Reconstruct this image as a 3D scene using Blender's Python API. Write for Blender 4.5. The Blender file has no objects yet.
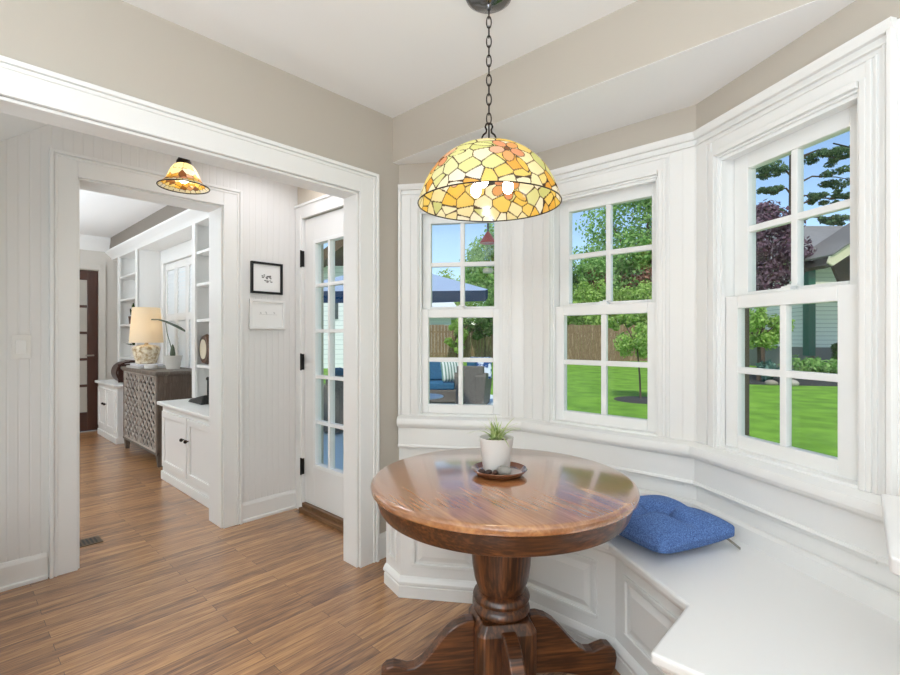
import bpy, bmesh, math, random
import numpy as np
from mathutils import Matrix, Vector, kdtree
random.seed(7); rng = np.random.default_rng(7)
SC = bpy.context.scene; COL = SC.collection
PI = math.pi
def srgb(h):
    h = h.lstrip('#'); c = [int(h[i:i+2], 16)/255 for i in (0, 2, 4)]
    return tuple((x/12.92 if x <= .04045 else ((x+.055)/1.055)**2.4) for x in c) + (1,)

# ------------------------------------------------------------------ materials
def newmat(name):
    m = bpy.data.materials.new(name); m.use_nodes = True
    nt = m.node_tree; b = nt.nodes['Principled BSDF']
    return m, nt, b
def N(nt, t, **kw):
    n = nt.nodes.new(t)
    for k, v in kw.items():
        if k in n.inputs.keys() if isinstance(k, str) else False: n.inputs[k].default_value = v
        else: setattr(n, k, v)
    return n
def plain(name, col, rough=.5, metal=0, bump=0, bscale=60, coat=0, var=0, vscale=8, spec=.5):
    m, nt, b = newmat(name); c = srgb(col)
    b.inputs['Base Color'].default_value = c; b.inputs['Roughness'].default_value = rough
    b.inputs['Metallic'].default_value = metal; b.inputs['Coat Weight'].default_value = coat
    b.inputs['Specular IOR Level'].default_value = spec
    tc = N(nt, 'ShaderNodeTexCoord')
    if var:
        no = N(nt, 'ShaderNodeTexNoise'); no.inputs['Scale'].default_value = vscale; no.inputs['Detail'].default_value = 6
        nt.links.new(tc.outputs['Object'], no.inputs['Vector'])
        mx = N(nt, 'ShaderNodeMix', data_type='RGBA')
        mx.inputs[6].default_value = tuple(x*(1-var) for x in c[:3])+(1,); mx.inputs[7].default_value = tuple(min(1, x*(1+var)) for x in c[:3])+(1,)
        nt.links.new(no.outputs['Fac'], mx.inputs[0]); nt.links.new(mx.outputs[2], b.inputs['Base Color'])
    if bump:
        no = N(nt, 'ShaderNodeTexNoise'); no.inputs['Scale'].default_value = bscale; no.inputs['Detail'].default_value = 4
        nt.links.new(tc.outputs['Object'], no.inputs['Vector'])
        bp = N(nt, 'ShaderNodeBump'); bp.inputs['Strength'].default_value = bump; bp.inputs['Distance'].default_value = .01
        nt.links.new(no.outputs['Fac'], bp.inputs['Height']); nt.links.new(bp.outputs['Normal'], b.inputs['Normal'])
    return m
def beadboard(name, col, pitch=.042):
    m, nt, b = newmat(name); b.inputs['Base Color'].default_value = srgb(col); b.inputs['Roughness'].default_value = .42
    tc = N(nt, 'ShaderNodeTexCoord'); sp = N(nt, 'ShaderNodeSeparateXYZ'); nt.links.new(tc.outputs['Object'], sp.inputs[0])
    ad = N(nt, 'ShaderNodeMath', operation='ADD'); nt.links.new(sp.outputs[0], ad.inputs[0]); nt.links.new(sp.outputs[1], ad.inputs[1])
    dv = N(nt, 'ShaderNodeMath', operation='DIVIDE'); nt.links.new(ad.outputs[0], dv.inputs[0]); dv.inputs[1].default_value = pitch
    pp = N(nt, 'ShaderNodeMath', operation='PINGPONG'); nt.links.new(dv.outputs[0], pp.inputs[0]); pp.inputs[1].default_value = .5
    mr = N(nt, 'ShaderNodeMapRange', interpolation_type='SMOOTHSTEP'); mr.inputs[1].default_value = 0; mr.inputs[2].default_value = .14
    nt.links.new(pp.outputs[0], mr.inputs[0])
    bp = N(nt, 'ShaderNodeBump'); bp.inputs['Strength'].default_value = .38; bp.inputs['Distance'].default_value = .004
    nt.links.new(mr.outputs[0], bp.inputs['Height']); nt.links.new(bp.outputs['Normal'], b.inputs['Normal'])
    return m
def oak(name, light, dark, axis='X', scale=1., rough=.25, coat=.3, ring=14, cior=1.5, dist=1.2):
    m, nt, b = newmat(name); b.inputs['Roughness'].default_value = rough; b.inputs['Coat Weight'].default_value = coat; b.inputs['Coat Roughness'].default_value = .13; b.inputs['Coat IOR'].default_value = cior
    tc = N(nt, 'ShaderNodeTexCoord'); mp = N(nt, 'ShaderNodeMapping')
    s = {'X': (.9, ring, ring), 'Y': (ring, .9, ring), 'Z': (ring, ring, .9)}[axis]
    mp.inputs['Scale'].default_value = tuple(x*scale for x in s); nt.links.new(tc.outputs['Object'], mp.inputs[0])
    n1 = N(nt, 'ShaderNodeTexNoise'); n1.inputs['Scale'].default_value = 1.1; n1.inputs['Detail'].default_value = 3; n1.inputs['Distortion'].default_value = dist
    nt.links.new(mp.outputs[0], n1.inputs['Vector'])
    n2 = N(nt, 'ShaderNodeTexNoise'); n2.inputs['Scale'].default_value = 8; n2.inputs['Detail'].default_value = 5
    nt.links.new(mp.outputs[0], n2.inputs['Vector'])
    w = N(nt, 'ShaderNodeMath', operation='MULTIPLY'); nt.links.new(n1.outputs['Fac'], w.inputs[0]); w.inputs[1].default_value = 9
    sn = N(nt, 'ShaderNodeMath', operation='SINE'); nt.links.new(w.outputs[0], sn.inputs[0])
    ma = N(nt, 'ShaderNodeMath', operation='MULTIPLY_ADD'); nt.links.new(sn.outputs[0], ma.inputs[0]); ma.inputs[1].default_value = .28; nt.links.new(n2.outputs['Fac'], ma.inputs[2])
    cr = N(nt, 'ShaderNodeValToRGB'); cr.color_ramp.elements[0].position = .18; cr.color_ramp.elements[0].color = srgb(dark)
    cr.color_ramp.elements[1].position = .75; cr.color_ramp.elements[1].color = srgb(light)
    nt.links.new(ma.outputs[0], cr.inputs[0]); nt.links.new(cr.outputs[0], b.inputs['Base Color'])
    return m
def floor_mat():
    m, nt, b = newmat('oak_strip_floor')
    tc = N(nt, 'ShaderNodeTexCoord'); mp = N(nt, 'ShaderNodeMapping'); mp.inputs['Rotation'].default_value = (0, 0, PI/2)
    nt.links.new(tc.outputs['Object'], mp.inputs[0])
    br = N(nt, 'ShaderNodeTexBrick'); br.offset = .37; br.offset_frequency = 2; br.squash = 1
    br.inputs['Scale'].default_value = 1; br.inputs['Brick Width'].default_value = .85; br.inputs['Row Height'].default_value = .058
    br.inputs['Mortar Size'].default_value = .0009; br.inputs['Mortar Smooth'].default_value = .2; br.inputs['Bias'].default_value = 0
    br.inputs['Color1'].default_value = (0, 0, 0, 1); br.inputs['Color2'].default_value = (1, 1, 1, 1); br.inputs['Mortar'].default_value = (.5, .5, .5, 1)
    nt.links.new(mp.outputs[0], br.inputs['Vector'])
    # a shift per strip keeps the grain from running across boards
    sep = N(nt, 'ShaderNodeVectorMath', operation='MULTIPLY_ADD'); nt.links.new(br.outputs['Color'], sep.inputs[0]); sep.inputs[1].default_value = (3.1, 7.7, 1.3)
    nt.links.new(tc.outputs['Object'], sep.inputs[2])
    m2 = N(nt, 'ShaderNodeMapping'); m2.inputs['Scale'].default_value = (26, 1.6, 1); nt.links.new(sep.outputs[0], m2.inputs[0])
    n1 = N(nt, 'ShaderNodeTexNoise'); n1.inputs['Scale'].default_value = 1; n1.inputs['Detail'].default_value = 3; n1.inputs['Distortion'].default_value = 1.; nt.links.new(m2.outputs[0], n1.inputs['Vector'])
    w = N(nt, 'ShaderNodeMath', operation='MULTIPLY'); nt.links.new(n1.outputs['Fac'], w.inputs[0]); w.inputs[1].default_value = 11
    sn = N(nt, 'ShaderNodeMath', operation='SINE'); nt.links.new(w.outputs[0], sn.inputs[0])
    n2 = N(nt, 'ShaderNodeTexNoise'); n2.inputs['Scale'].default_value = 7; n2.inputs['Detail'].default_value = 5; nt.links.new(m2.outputs[0], n2.inputs['Vector'])
    g = N(nt, 'ShaderNodeMath', operation='MULTIPLY_ADD'); nt.links.new(sn.outputs[0], g.inputs[0]); g.inputs[1].default_value = .16; nt.links.new(n2.outputs['Fac'], g.inputs[2])
    sr = N(nt, 'ShaderNodeSeparateColor'); nt.links.new(br.outputs['Color'], sr.inputs[0])
    tot = N(nt, 'ShaderNodeMath', operation='MULTIPLY_ADD'); nt.links.new(sr.outputs[0], tot.inputs[0]); tot.inputs[1].default_value = .30; nt.links.new(g.outputs[0], tot.inputs[2])
    cr = N(nt, 'ShaderNodeValToRGB'); e = cr.color_ramp.elements
    e[0].position = .2; e[0].color = srgb('#5c3a20'); e[1].position = 1.0; e[1].color = srgb('#c8955e')
    k = e.new(.55); k.color = srgb('#9c6c40')
    nt.links.new(tot.outputs[0], cr.inputs[0])
    mx = N(nt, 'ShaderNodeMix', data_type='RGBA'); mx.inputs[7].default_value = srgb('#3b2616')
    nt.links.new(br.outputs['Fac'], mx.inputs[0]); nt.links.new(cr.outputs[0], mx.inputs[6]); nt.links.new(mx.outputs[2], b.inputs['Base Color'])
    b.inputs['Roughness'].default_value = .4; b.inputs['Coat Weight'].default_value = 1; b.inputs['Coat IOR'].default_value = 1.6; b.inputs['Coat Roughness'].default_value = .25
    bp = N(nt, 'ShaderNodeBump'); bp.inputs['Strength'].default_value = .12; bp.inputs['Distance'].default_value = .002
    nt.links.new(g.outputs[0], bp.inputs['Height']); nt.links.new(bp.outputs['Normal'], b.inputs['Normal'])
    return m
def glass_mat():
    m, nt, b = newmat('window_glass'); nt.nodes.remove(b)
    out = nt.nodes['Material Output']; tr = N(nt, 'ShaderNodeBsdfTransparent'); gl = N(nt, 'ShaderNodeBsdfGlossy'); gl.inputs['Roughness'].default_value = 0
    lw = N(nt, 'ShaderNodeLayerWeight'); lw.inputs['Blend'].default_value = .5; pw = N(nt, 'ShaderNodeMath', operation='POWER'); pw.inputs[1].default_value = 4; nt.links.new(lw.outputs['Facing'], pw.inputs[0])
    fr = N(nt, 'ShaderNodeMath', operation='MULTIPLY_ADD'); nt.links.new(pw.outputs[0], fr.inputs[0]); fr.inputs[1].default_value = .4; fr.inputs[2].default_value = .02; mx = N(nt, 'ShaderNodeMixShader')
    tr.inputs['Color'].default_value = (.97, .985, .98, 1)
    nt.links.new(fr.outputs[0], mx.inputs[0]); nt.links.new(tr.outputs[0], mx.inputs[1]); nt.links.new(gl.outputs[0], mx.inputs[2]); nt.links.new(mx.outputs[0], out.inputs[0])
    return m
def leaf_mat(name, c1, c2, trans=.35):
    m, nt, b = newmat(name); nt.nodes.remove(b); out = nt.nodes['Material Output']
    ge = N(nt, 'ShaderNodeNewGeometry'); mx = N(nt, 'ShaderNodeMix', data_type='RGBA'); mx.inputs[6].default_value = srgb(c1); mx.inputs[7].default_value = srgb(c2)
    nt.links.new(ge.outputs['Random Per Island'], mx.inputs[0])
    d = N(nt, 'ShaderNodeBsdfDiffuse'); t = N(nt, 'ShaderNodeBsdfTranslucent'); ms = N(nt, 'ShaderNodeMixShader'); ms.inputs[0].default_value = trans
    for q in (d, t): nt.links.new(mx.outputs[2], q.inputs['Color'])
    nt.links.new(d.outputs[0], ms.inputs[1]); nt.links.new(t.outputs[0], ms.inputs[2]); nt.links.new(ms.outputs[0], out.inputs[0])
    return m
def glow_mat(name, col, strength):
    m, nt, b = newmat(name); b.inputs['Base Color'].default_value = srgb(col); b.inputs['Emission Color'].default_value = srgb(col); b.inputs['Emission Strength'].default_value = strength
    return m
def shade_mat(name, attr=None, col='#f0e2c4', trans=.6, gloss=.08):
    m, nt, b = newmat(name); nt.nodes.remove(b); out = nt.nodes['Material Output']
    d = N(nt, 'ShaderNodeBsdfDiffuse'); t = N(nt, 'ShaderNodeBsdfTranslucent'); ms = N(nt, 'ShaderNodeMixShader'); ms.inputs[0].default_value = trans
    g = N(nt, 'ShaderNodeBsdfGlossy'); g.inputs['Roughness'].default_value = .15; m2 = N(nt, 'ShaderNodeMixShader'); m2.inputs[0].default_value = gloss
    for q in (d, t): q.inputs['Color'].default_value = srgb(col)
    if attr:
        a = N(nt, 'ShaderNodeVertexColor'); a.layer_name = attr
        for q in (d, t): nt.links.new(a.outputs['Color'], q.inputs['Color'])
    nt.links.new(d.outputs[0], ms.inputs[1]); nt.links.new(t.outputs[0], ms.inputs[2]); nt.links.new(ms.outputs[0], m2.inputs[1]); nt.links.new(g.outputs[0], m2.inputs[2]); nt.links.new(m2.outputs[0], out.inputs[0])
    return m
def stripes(name, c1, c2, pitch, axis=2, width=.5, rough=.6):
    m, nt, b = newmat(name); b.inputs['Roughness'].default_value = rough
    tc = N(nt, 'ShaderNodeTexCoord'); sp = N(nt, 'ShaderNodeSeparateXYZ'); nt.links.new(tc.outputs['Object'], sp.inputs[0])
    dv = N(nt, 'ShaderNodeMath', operation='DIVIDE'); nt.links.new(sp.outputs[axis], dv.inputs[0]); dv.inputs[1].default_value = pitch
    fr = N(nt, 'ShaderNodeMath', operation='FRACT'); nt.links.new(dv.outputs[0], fr.inputs[0])
    lt = N(nt, 'ShaderNodeMath', operation='LESS_THAN'); nt.links.new(fr.outputs[0], lt.inputs[0]); lt.inputs[1].default_value = width
    mx = N(nt, 'ShaderNodeMix', data_type='RGBA'); mx.inputs[6].default_value = srgb(c1); mx.inputs[7].default_value = srgb(c2)
    nt.links.new(lt.outputs[0], mx.inputs[0]); nt.links.new(mx.outputs[2], b.inputs['Base Color'])
    return m
def two_tone(name, c1, c2, scale, lo=.4, hi=.6, rough=.8, bump=0, det=4, stretch=(1, 1, 1), vor=False):
    m, nt, b = newmat(name); b.inputs['Roughness'].default_value = rough; b.inputs['Specular IOR Level'].default_value = .25
    tc = N(nt, 'ShaderNodeTexCoord'); mp = N(nt, 'ShaderNodeMapping'); mp.inputs['Scale'].default_value = stretch; nt.links.new(tc.outputs['Object'], mp.inputs[0])
    if vor: no = N(nt, 'ShaderNodeTexVoronoi'); no.inputs['Scale'].default_value = scale; o = no.outputs['Distance']
    else: no = N(nt, 'ShaderNodeTexNoise'); no.inputs['Scale'].default_value = scale; no.inputs['Detail'].default_value = det; o = no.outputs['Fac']
    nt.links.new(mp.outputs[0], no.inputs['Vector'])
    cr = N(nt, 'ShaderNodeValToRGB'); e = cr.color_ramp.elements; e[0].position = lo; e[0].color = srgb(c1); e[1].position = hi; e[1].color = srgb(c2)
    nt.links.new(o, cr.inputs[0]); nt.links.new(cr.outputs[0], b.inputs['Base Color'])
    if bump:
        bp = N(nt, 'ShaderNodeBump'); bp.inputs['Strength'].default_value = bump; bp.inputs['Distance'].default_value = .01
        nt.links.new(o, bp.inputs['Height']); nt.links.new(bp.outputs['Normal'], b.inputs['Normal'])
    return m

BEIGE = plain('beige_wall_paint', '#b9b1a5', .7, bump=.05, bscale=220)
WHITE = plain('white_ceiling_paint', '#ecebe9', .8, bump=.05, bscale=160)
TRIM = plain('white_trim_paint', '#e9e8e5', .35)
SASH = plain('white_sash_paint', '#eeeeec', .3)
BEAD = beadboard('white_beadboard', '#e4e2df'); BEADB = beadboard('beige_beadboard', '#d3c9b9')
GREIGE = plain('living_wall_paint', '#cfc9c0', .7)
TAUPE = plain('taupe_frieze', '#80776d', .7)  # darker taupe band above the white crown
FLOOR = floor_mat()
GLASS = glass_mat()
EXT = plain('brown_exterior_trim', '#6f5f4d', .7, bump=.1)
TABLETOP = oak('oak_table_top', '#bd8452', '#935d36', 'X', 1., .2, 1., 17, 2.3, .5)
TABLE = oak('oak_table_dark', '#87532f', '#3d2211', 'X', 1.3, .35, .2)
TABLEZ = oak('oak_table_post', '#85512e', '#3a2010', 'Z', 1.4, .35, .2, 10)
IRON = plain('dark_bronze', '#2b211b', .45, .7)
CHROME = plain('dark_chrome', '#77777a', .15, 1)
BRASS = plain('satin_nickel', '#a9a49c', .3, 1)
BLACK = plain('black_metal', '#1b1a19', .4, .3)
DENIM = two_tone('blue_denim', '#2f4679', '#6f92cd', 240, .28, .72, .95, .05, 4)
CERAM = plain('white_ceramic', '#d9d5d0', .4, bump=.1, bscale=300)
SOIL = plain('potting_soil', '#2a1d15', .95, bump=.8, bscale=180)
SAUCER = plain('brown_glazed_saucer', '#6b3f2a', .15, coat=.8, var=.3)
STONE = plain('grey_stone', '#86837d', .5, bump=.4, bscale=150, var=.3, vscale=60)
NUT = plain('dark_seed_pod', '#37231a', .6, bump=.6, bscale=120)
SPIDER = leaf_mat('spider_plant_leaf', '#9db56a', '#e2e8b8')
BULB = glow_mat('warm_bulb', '#fff3df', 38)
BULBH = glow_mat('warm_bulb_hall', '#ffe8c6', 22)
BULBL = glow_mat('warm_bulb_lamp', '#ffe6c4', 14)

# ------------------------------------------------------------------ mesh builder
class MB:
    def __init__(s): s.v = []; s.f = []; s.mi = []; s.tf = Matrix(); s.m = 0
    def add(s, vs, fs):
        o = len(s.v); s.v += [tuple(s.tf @ Vector(p)) for p in vs]; s.f += [tuple(i+o for i in f) for f in fs]; s.mi += [s.m]*len(fs); return s
    def box(s, x0, x1, y0, y1, z0, z1):
        return s.add([(x0, y0, z0), (x1, y0, z0), (x1, y1, z0), (x0, y1, z0), (x0, y0, z1), (x1, y0, z1), (x1, y1, z1), (x0, y1, z1)],
                     [(0, 3, 2, 1), (4, 5, 6, 7), (0, 1, 5, 4), (1, 2, 6, 5), (2, 3, 7, 6), (3, 0, 4, 7)])
    def prism(s, poly, z0, z1):
        n = len(poly); return s.add([(x, y, z0) for x, y in poly]+[(x, y, z1) for x, y in poly],
            [tuple(range(n))[::-1], tuple(range(n, 2*n))]+[(i, (i+1) % n, n+(i+1) % n, n+i) for i in range(n)])
    def lathe(s, prof, seg=32, c=(0, 0, 0), cap=True, ex=1, ey=1):
        vs = [(c[0]+ex*r*math.cos(2*PI*k/seg), c[1]+ey*r*math.sin(2*PI*k/seg), c[2]+z) for r, z in prof for k in range(seg)]
        fs = [(i*seg+k, i*seg+(k+1) % seg, (i+1)*seg+(k+1) % seg, (i+1)*seg+k) for i in range(len(prof)-1) for k in range(seg)]
        if cap: fs += [tuple(range(seg))[::-1], tuple((len(prof)-1)*seg+k for k in range(seg))]
        return s.add(vs, fs)
    def tube(s, pts, r, seg=8, closed=False):
        pts = [Vector(p) for p in pts]; n = len(pts); rr = r if isinstance(r, (list, tuple)) else [r]*n
        vs = []; up = None
        for i, p in enumerate(pts):
            a = pts[(i-1) % n] if (closed or i > 0) else p; b = pts[(i+1) % n] if (closed or i < n-1) else p
            t = (b-a).normalized()
            if up is None: up = Vector((0, 0, 1)) if abs(t.z) < .9 else Vector((1, 0, 0))
            x = t.cross(up)
            if x.length < 1e-4: x = t.orthogonal()
            x.normalize(); y = x.cross(t).normalized(); up = y
            vs += [tuple(p+rr[i]*(x*math.cos(2*PI*k/seg)+y*math.sin(2*PI*k/seg))) for k in range(seg)]
        m = n if closed else n-1
        fs = [(i*seg+k, i*seg+(k+1) % seg, ((i+1) % n)*seg+(k+1) % seg, ((i+1) % n)*seg+k) for i in range(m) for k in range(seg)]
        if not closed: fs += [tuple(range(seg))[::-1], tuple((n-1)*seg+k for k in range(seg))]
        return s.add(vs, fs)
    def sweep(s, path, prof, z0=0, ends=True):
        """profile (n,z) carried along a plan path; n points to the right of travel (into the room)"""
        P = [Vector(p) for p in path]; n = len(P); rows = []
        for i in range(n):
            ds = []
            if i > 0: ds.append((P[i]-P[i-1]).normalized())
            if i < n-1: ds.append((P[i+1]-P[i]).normalized())
            ns = [Vector((d.y, -d.x)) for d in ds]
            m = ns[0] if len(ns) == 1 else (ns[0]+ns[1])/(1+ns[0].dot(ns[1]))
            rows.append([(P[i].x+m.x*a, P[i].y+m.y*a, z0+b) for a, b in prof])
        k = len(prof); vs = [v for r in rows for v in r]
        fs = [(i*k+j, i*k+(j+1) % k, (i+1)*k+(j+1) % k, (i+1)*k+j) for i in range(n-1) for j in range(k)]
        if ends: fs += [tuple(range(k))[::-1], tuple((n-1)*k+j for j in range(k))]
        return s.add(vs, fs)
    def sphere(s, c, r, seg=16, ring=10):
        if not isinstance(r, (tuple, list)): r = (r, r, r)
        prof = [(math.sin(PI*i/ring), -math.cos(PI*i/ring)) for i in range(ring+1)]; prof[0] = (.001, -1); prof[-1] = (.001, 1)
        vs = [(c[0]+r[0]*a*math.cos(2*PI*k/seg), c[1]+r[1]*a*math.sin(2*PI*k/seg), c[2]+r[2]*b) for a, b in prof for k in range(seg)]
        fs = [(i*seg+k, i*seg+(k+1) % seg, (i+1)*seg+(k+1) % seg, (i+1)*seg+k) for i in range(ring) for k in range(seg)]
        return s.add(vs, fs)
    def build(s, name, mats, parent=None, bevel=0, smooth=False, seg=2, local=False):
        vs = s.v
        if parent is not None and not local:
            iv = ROOTM[parent.name].inverted(); vs = [tuple(iv @ Vector(p)) for p in vs]
        me = bpy.data.meshes.new(name); me.from_pydata(vs, [], s.f)
        for m in (mats if isinstance(mats, (list, tuple)) else [mats]): me.materials.append(m)
        me.polygons.foreach_set('material_index', s.mi)
        bm = bmesh.new(); bm.from_mesh(me); bmesh.ops.recalc_face_normals(bm, faces=bm.faces); bm.to_mesh(me); bm.free()
        if smooth:
            me.polygons.foreach_set('use_smooth', [True]*len(me.polygons)); me.set_sharp_from_angle(angle=math.radians(40 if smooth is True else smooth))
        me.update()
        o = bpy.data.objects.new(name, me); COL.objects.link(o)
        if parent is not None:
            o.parent = parent; ROOTM[o.name] = ROOTM[parent.name] if not local else ROOTM[parent.name]
        else: ROOTM[o.name] = Matrix()
        if bevel:
            b = o.modifiers.new('bevel', 'BEVEL'); b.width = bevel; b.segments = seg; b.limit_method = 'ANGLE'; b.angle_limit = math.radians(35)
        return o
ROOTM = {}
def thing(name, label, cat, loc=(0, 0, 0), rz=0, group=None, kind=None):
    o = bpy.data.objects.new(name, None); COL.objects.link(o); o.location = loc; o.rotation_euler = (0, 0, rz); o.empty_display_size = .1
    ROOTM[o.name] = Matrix.Translation(loc) @ Matrix.Rotation(rz, 4, 'Z'); tag(o, label, cat, group, kind); return o
def tag(o, label, cat, group=None, kind=None):
    o['label'] = label; o['category'] = cat
    if group: o['group'] = group
    if kind: o['kind'] = kind
    return o
def struct(mb, name, mat, label, cat, bevel=0, smooth=False):
    return tag(mb.build(name, mat, None, bevel, smooth), label, cat, None, 'structure')
def origin(o, loc):
    """move an object's origin to loc without moving its mesh"""
    o.data.transform(Matrix.Translation(-Vector(loc))); o.location = loc; ROOTM[o.name] = Matrix.Translation(loc); return o
def copy_tree(src, loc, rz, label, group=None):
    c = src.copy(); COL.objects.link(c); c.location = loc; c.rotation_euler = (0, 0, rz); c['label'] = label
    if group: c['group'] = group
    for ch in list(src.children):
        d = ch.copy(); COL.objects.link(d); d.parent = c
        for g in list(ch.children):
            e = g.copy(); COL.objects.link(e); e.parent = d
    return c
def frame(p, d):
    """local (t along wall, n into the room, z) -> world"""
    n = (d[1], -d[0]); return Matrix(((d[0], n[0], 0, p[0]), (d[1], n[1], 0, p[1]), (0, 0, 1, 0), (0, 0, 0, 1)))

# ------------------------------------------------------------------ plan of the place (metres)
EYE = 1.21; YAW = math.radians(43)
DEL = math.radians(34); c_, s_ = math.cos(DEL), math.sin(DEL)
XL = -2.073                      # kitchen left wall face
A0 = (XL, 1.797); AB = (A0[0]+.704*c_, A0[1]+.704*s_); BC = (AB[0]+.872, AB[1]); CD = (BC[0]+.80*c_, BC[1]-.80*s_)
XE = 1.6                         # kitchen right wall
BAY = [A0, AB, BC, CD, (XE, CD[1])]
CEIL = 2.443; BAYC = 2.193
X2 = -3.13; X2B = -3.33          # hall/living wall
Y3 = 1.76                        # hall outside wall
LX = -7.62; LY = 1.83; LC = 2.515

# ------------------------------------------------------------------ setting
m = MB(); m.box(-9, 2.2, -3.4, 1.72, -.12, 0); m.prism([(-9, 1.72), (-9, 1.9), (-3.0, 1.9), (-3.0, 1.78), (-2.1, 1.78), A0, (AB[0], AB[1]+.05), (BC[0], BC[1]+.05), CD, (2.2, CD[1]), (2.2, 1.72)], -.12, 0)
struct(m, 'floor', FLOOR, 'brown oak strip floor running through kitchen, hall and living room', 'floor')
# kitchen left wall with the wide cased opening (clear y -.35 .. 1.517, z 0 .. 1.975)
OY0, OY1, OZ = .03, 1.517, 1.975
m = MB(); m.box(-2.195, XL, OY1+.002, 1.86, 0, CEIL); m.box(-2.195, XL, OY0-.002, OY1+.002, OZ+.002, CEIL); m.box(-2.195, XL, -3.3, OY0-.002, 0, CEIL)
struct(m, 'wall_left', BEIGE, 'beige kitchen wall around the wide white cased opening', 'wall')
def casing(m, x, sgn, y0, y1, z1, w=.105, back=.012):
    """flat casing with a raised back band on the face x, around the clear opening y0..y1 x 0..z1"""
    a, b = sorted((x, x+sgn*.018)); a2, b2 = sorted((x, x+sgn*.03)); a3, b3 = sorted((x, x+sgn*.024))
    m.box(a, b, y0-w, y0, 0, z1+w); m.box(a, b, y1, y1+w, 0, z1+w); m.box(a, b, y0, y1, z1, z1+w)
    m.box(a2, b2, y0-w-back, y0-w+.006, 0, z1+w+back); m.box(a2, b2, y1+w-.006, y1+w+back, 0, z1+w+back); m.box(a2, b2, y0-w+.006, y1+w-.006, z1+w-.006, z1+w+back)
    m.box(a3, b3, y0-w+.010, y0-w+.022, 0, z1+w-.010); m.box(a3, b3, y1+w-.022, y1+w-.010, 0, z1+w-.010); m.box(a3, b3, y0-w+.022, y1+w-.022, z1+w-.022, z1+w-.010)
m = MB(); casing(m, XL, 1, OY0, OY1, OZ, .105); casing(m, -2.195, -1, OY0, OY1, OZ, .105)
m.box(-2.195, XL, OY1-.012, OY1+.001, 0, OZ); m.box(-2.195, XL, OY0-.001, OY0+.012, 0, OZ); m.box(-2.195, XL, OY0, OY1, OZ-.012, OZ+.001)
struct(m, 'trim_1', TRIM, 'wide white casing around the opening from kitchen to hall', 'door casing', .003)
m = MB(); m.sweep([(XL, 1.634), (XL, 1.797)], [(0, 0), (.016, 0), (.016, .115), (.006, .135), (0, .135)]); m.sweep([(XL, -3.3), (XL, OY0-.12)], [(0, 0), (.016, 0), (.016, .115), (.006, .135), (0, .135)])
struct(m, 'baseboard_left', TRIM, 'short white baseboard between cased opening and bench', 'baseboard')
# kitchen ceiling, header, bay ceiling, right and rear walls
m = MB(); m.box(-2.2, XE+.15, -3.4, 1.80, CEIL, CEIL+.1)
struct(m, 'ceiling', WHITE, 'white kitchen ceiling the stained glass pendant hangs from', 'ceiling')
m = MB(); m.box(XL, XE, 1.75, 1.80, BAYC+.0015, CEIL)
struct(m, 'wall_header', BEIGE, 'beige header dropping from the ceiling in front of bay', 'wall')
m = MB(); m.prism([(XL-.1, 1.7505), (XE, 1.7505), (XE, 2.1), (CD[0]+.2, CD[1]+.45), (BC[0]+.2, BC[1]+.45), (AB[0]-.2, AB[1]+.45), (XL-.35, 2.1)], BAYC, BAYC+.12)
struct(m, 'ceiling_bay', WHITE, 'lower white ceiling over the window bay', 'ceiling')
m = MB(); m.box(XE, XE+.15, -3.4, 2.1, 0, CEIL)
struct(m, 'wall_right', BEIGE, 'beige kitchen wall to the right of the bay', 'wall')
m = MB(); m.box(-2.2, XE+.15, -3.4, -3.3, 0, CEIL)
struct(m, 'wall_rear', BEIGE, 'beige kitchen wall opposite the bay', 'wall')
m = MB(); m.box(-9, XE+.4, -3.6, 1.95, 2.8, 2.95)
struct(m, 'roof', plain('grey_shingle', '#6a6763', .9), 'flat grey roof deck over the rooms', 'roof')

# bay walls: three faces, each with one window opening
FAC = {'left': (A0, (c_, s_), .704, .113, .584), 'centre': (AB, (1, 0), .872, .166, .711), 'right': (BC, (c_, -s_), .80, .106, .648)}
ZB, ZT = .775, 1.935             # window opening
for side, (p, d, L, a, b) in FAC.items():
    m = MB(); m.tf = frame(p, d); e0 = -.06; e1 = L+.06
    m.box(e0 if side != 'left' else -.12, a, -.125, 0, 0, BAYC); m.box(b, e1, -.125, 0, 0, BAYC); m.box(a, b, -.125, 0, 0, ZB); m.box(a, b, -.125, 0, ZT, BAYC)
    struct(m, 'wall_bay_'+side, TRIM, 'white panelled bay wall around the %s window' % {'left': 'leftmost', 'centre': 'middle', 'right': 'rightmost'}[side], 'wall')
m = MB(); m.box(CD[0], XE, CD[1], CD[1]+.16, 0, BAYC)
struct(m, 'wall_bay_end', BEIGE, 'beige wall strip to the right of the rightmost bay window', 'wall')
m = MB(); m.sweep(BAY[:4], [(-.01, 2.07), (.004, 2.07), (.004, BAYC), (-.01, BAYC)])
struct(m, 'wall_frieze', BEIGE, 'beige band between the bay window casings and bay ceiling', 'wall')
# head cap running round the bay above the windows
m = MB(); END = (BC[0]+.748*c_, BC[1]-.748*s_)
m.sweep([A0, AB, BC, END], [(0, 2.046), (.016, 2.046), (.020, 2.052), (.026, 2.066), (.026, 2.074), (0, 2.074)])
m.sweep([A0, AB, BC, END], [(0, 2.018), (.014, 2.018), (.014, 2.026), (0, 2.026)])
struct(m, 'trim_2', TRIM, 'white head moulding running above all three bay windows', 'moulding')
# chair rail / stool below the windows
m = MB()
m.sweep(BAY, [(0, .60), (.012, .60), (.016, .606), (.016, .700), (0, .700)])
m.sweep(BAY, [(0, .596), (.022, .590), (.026, .597), (.022, .606), (0, .606)])
m.sweep(BAY, [(0, .700), (.020, .700), (.028, .708), (.046, .716), (.052, .728), (.052, .744), (.046, .757), (.030, .764), (0, .770)])
struct(m, 'trim_3', TRIM, 'white rounded chair rail running round the bay below windows', 'chair rail', 0, 25)
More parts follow.
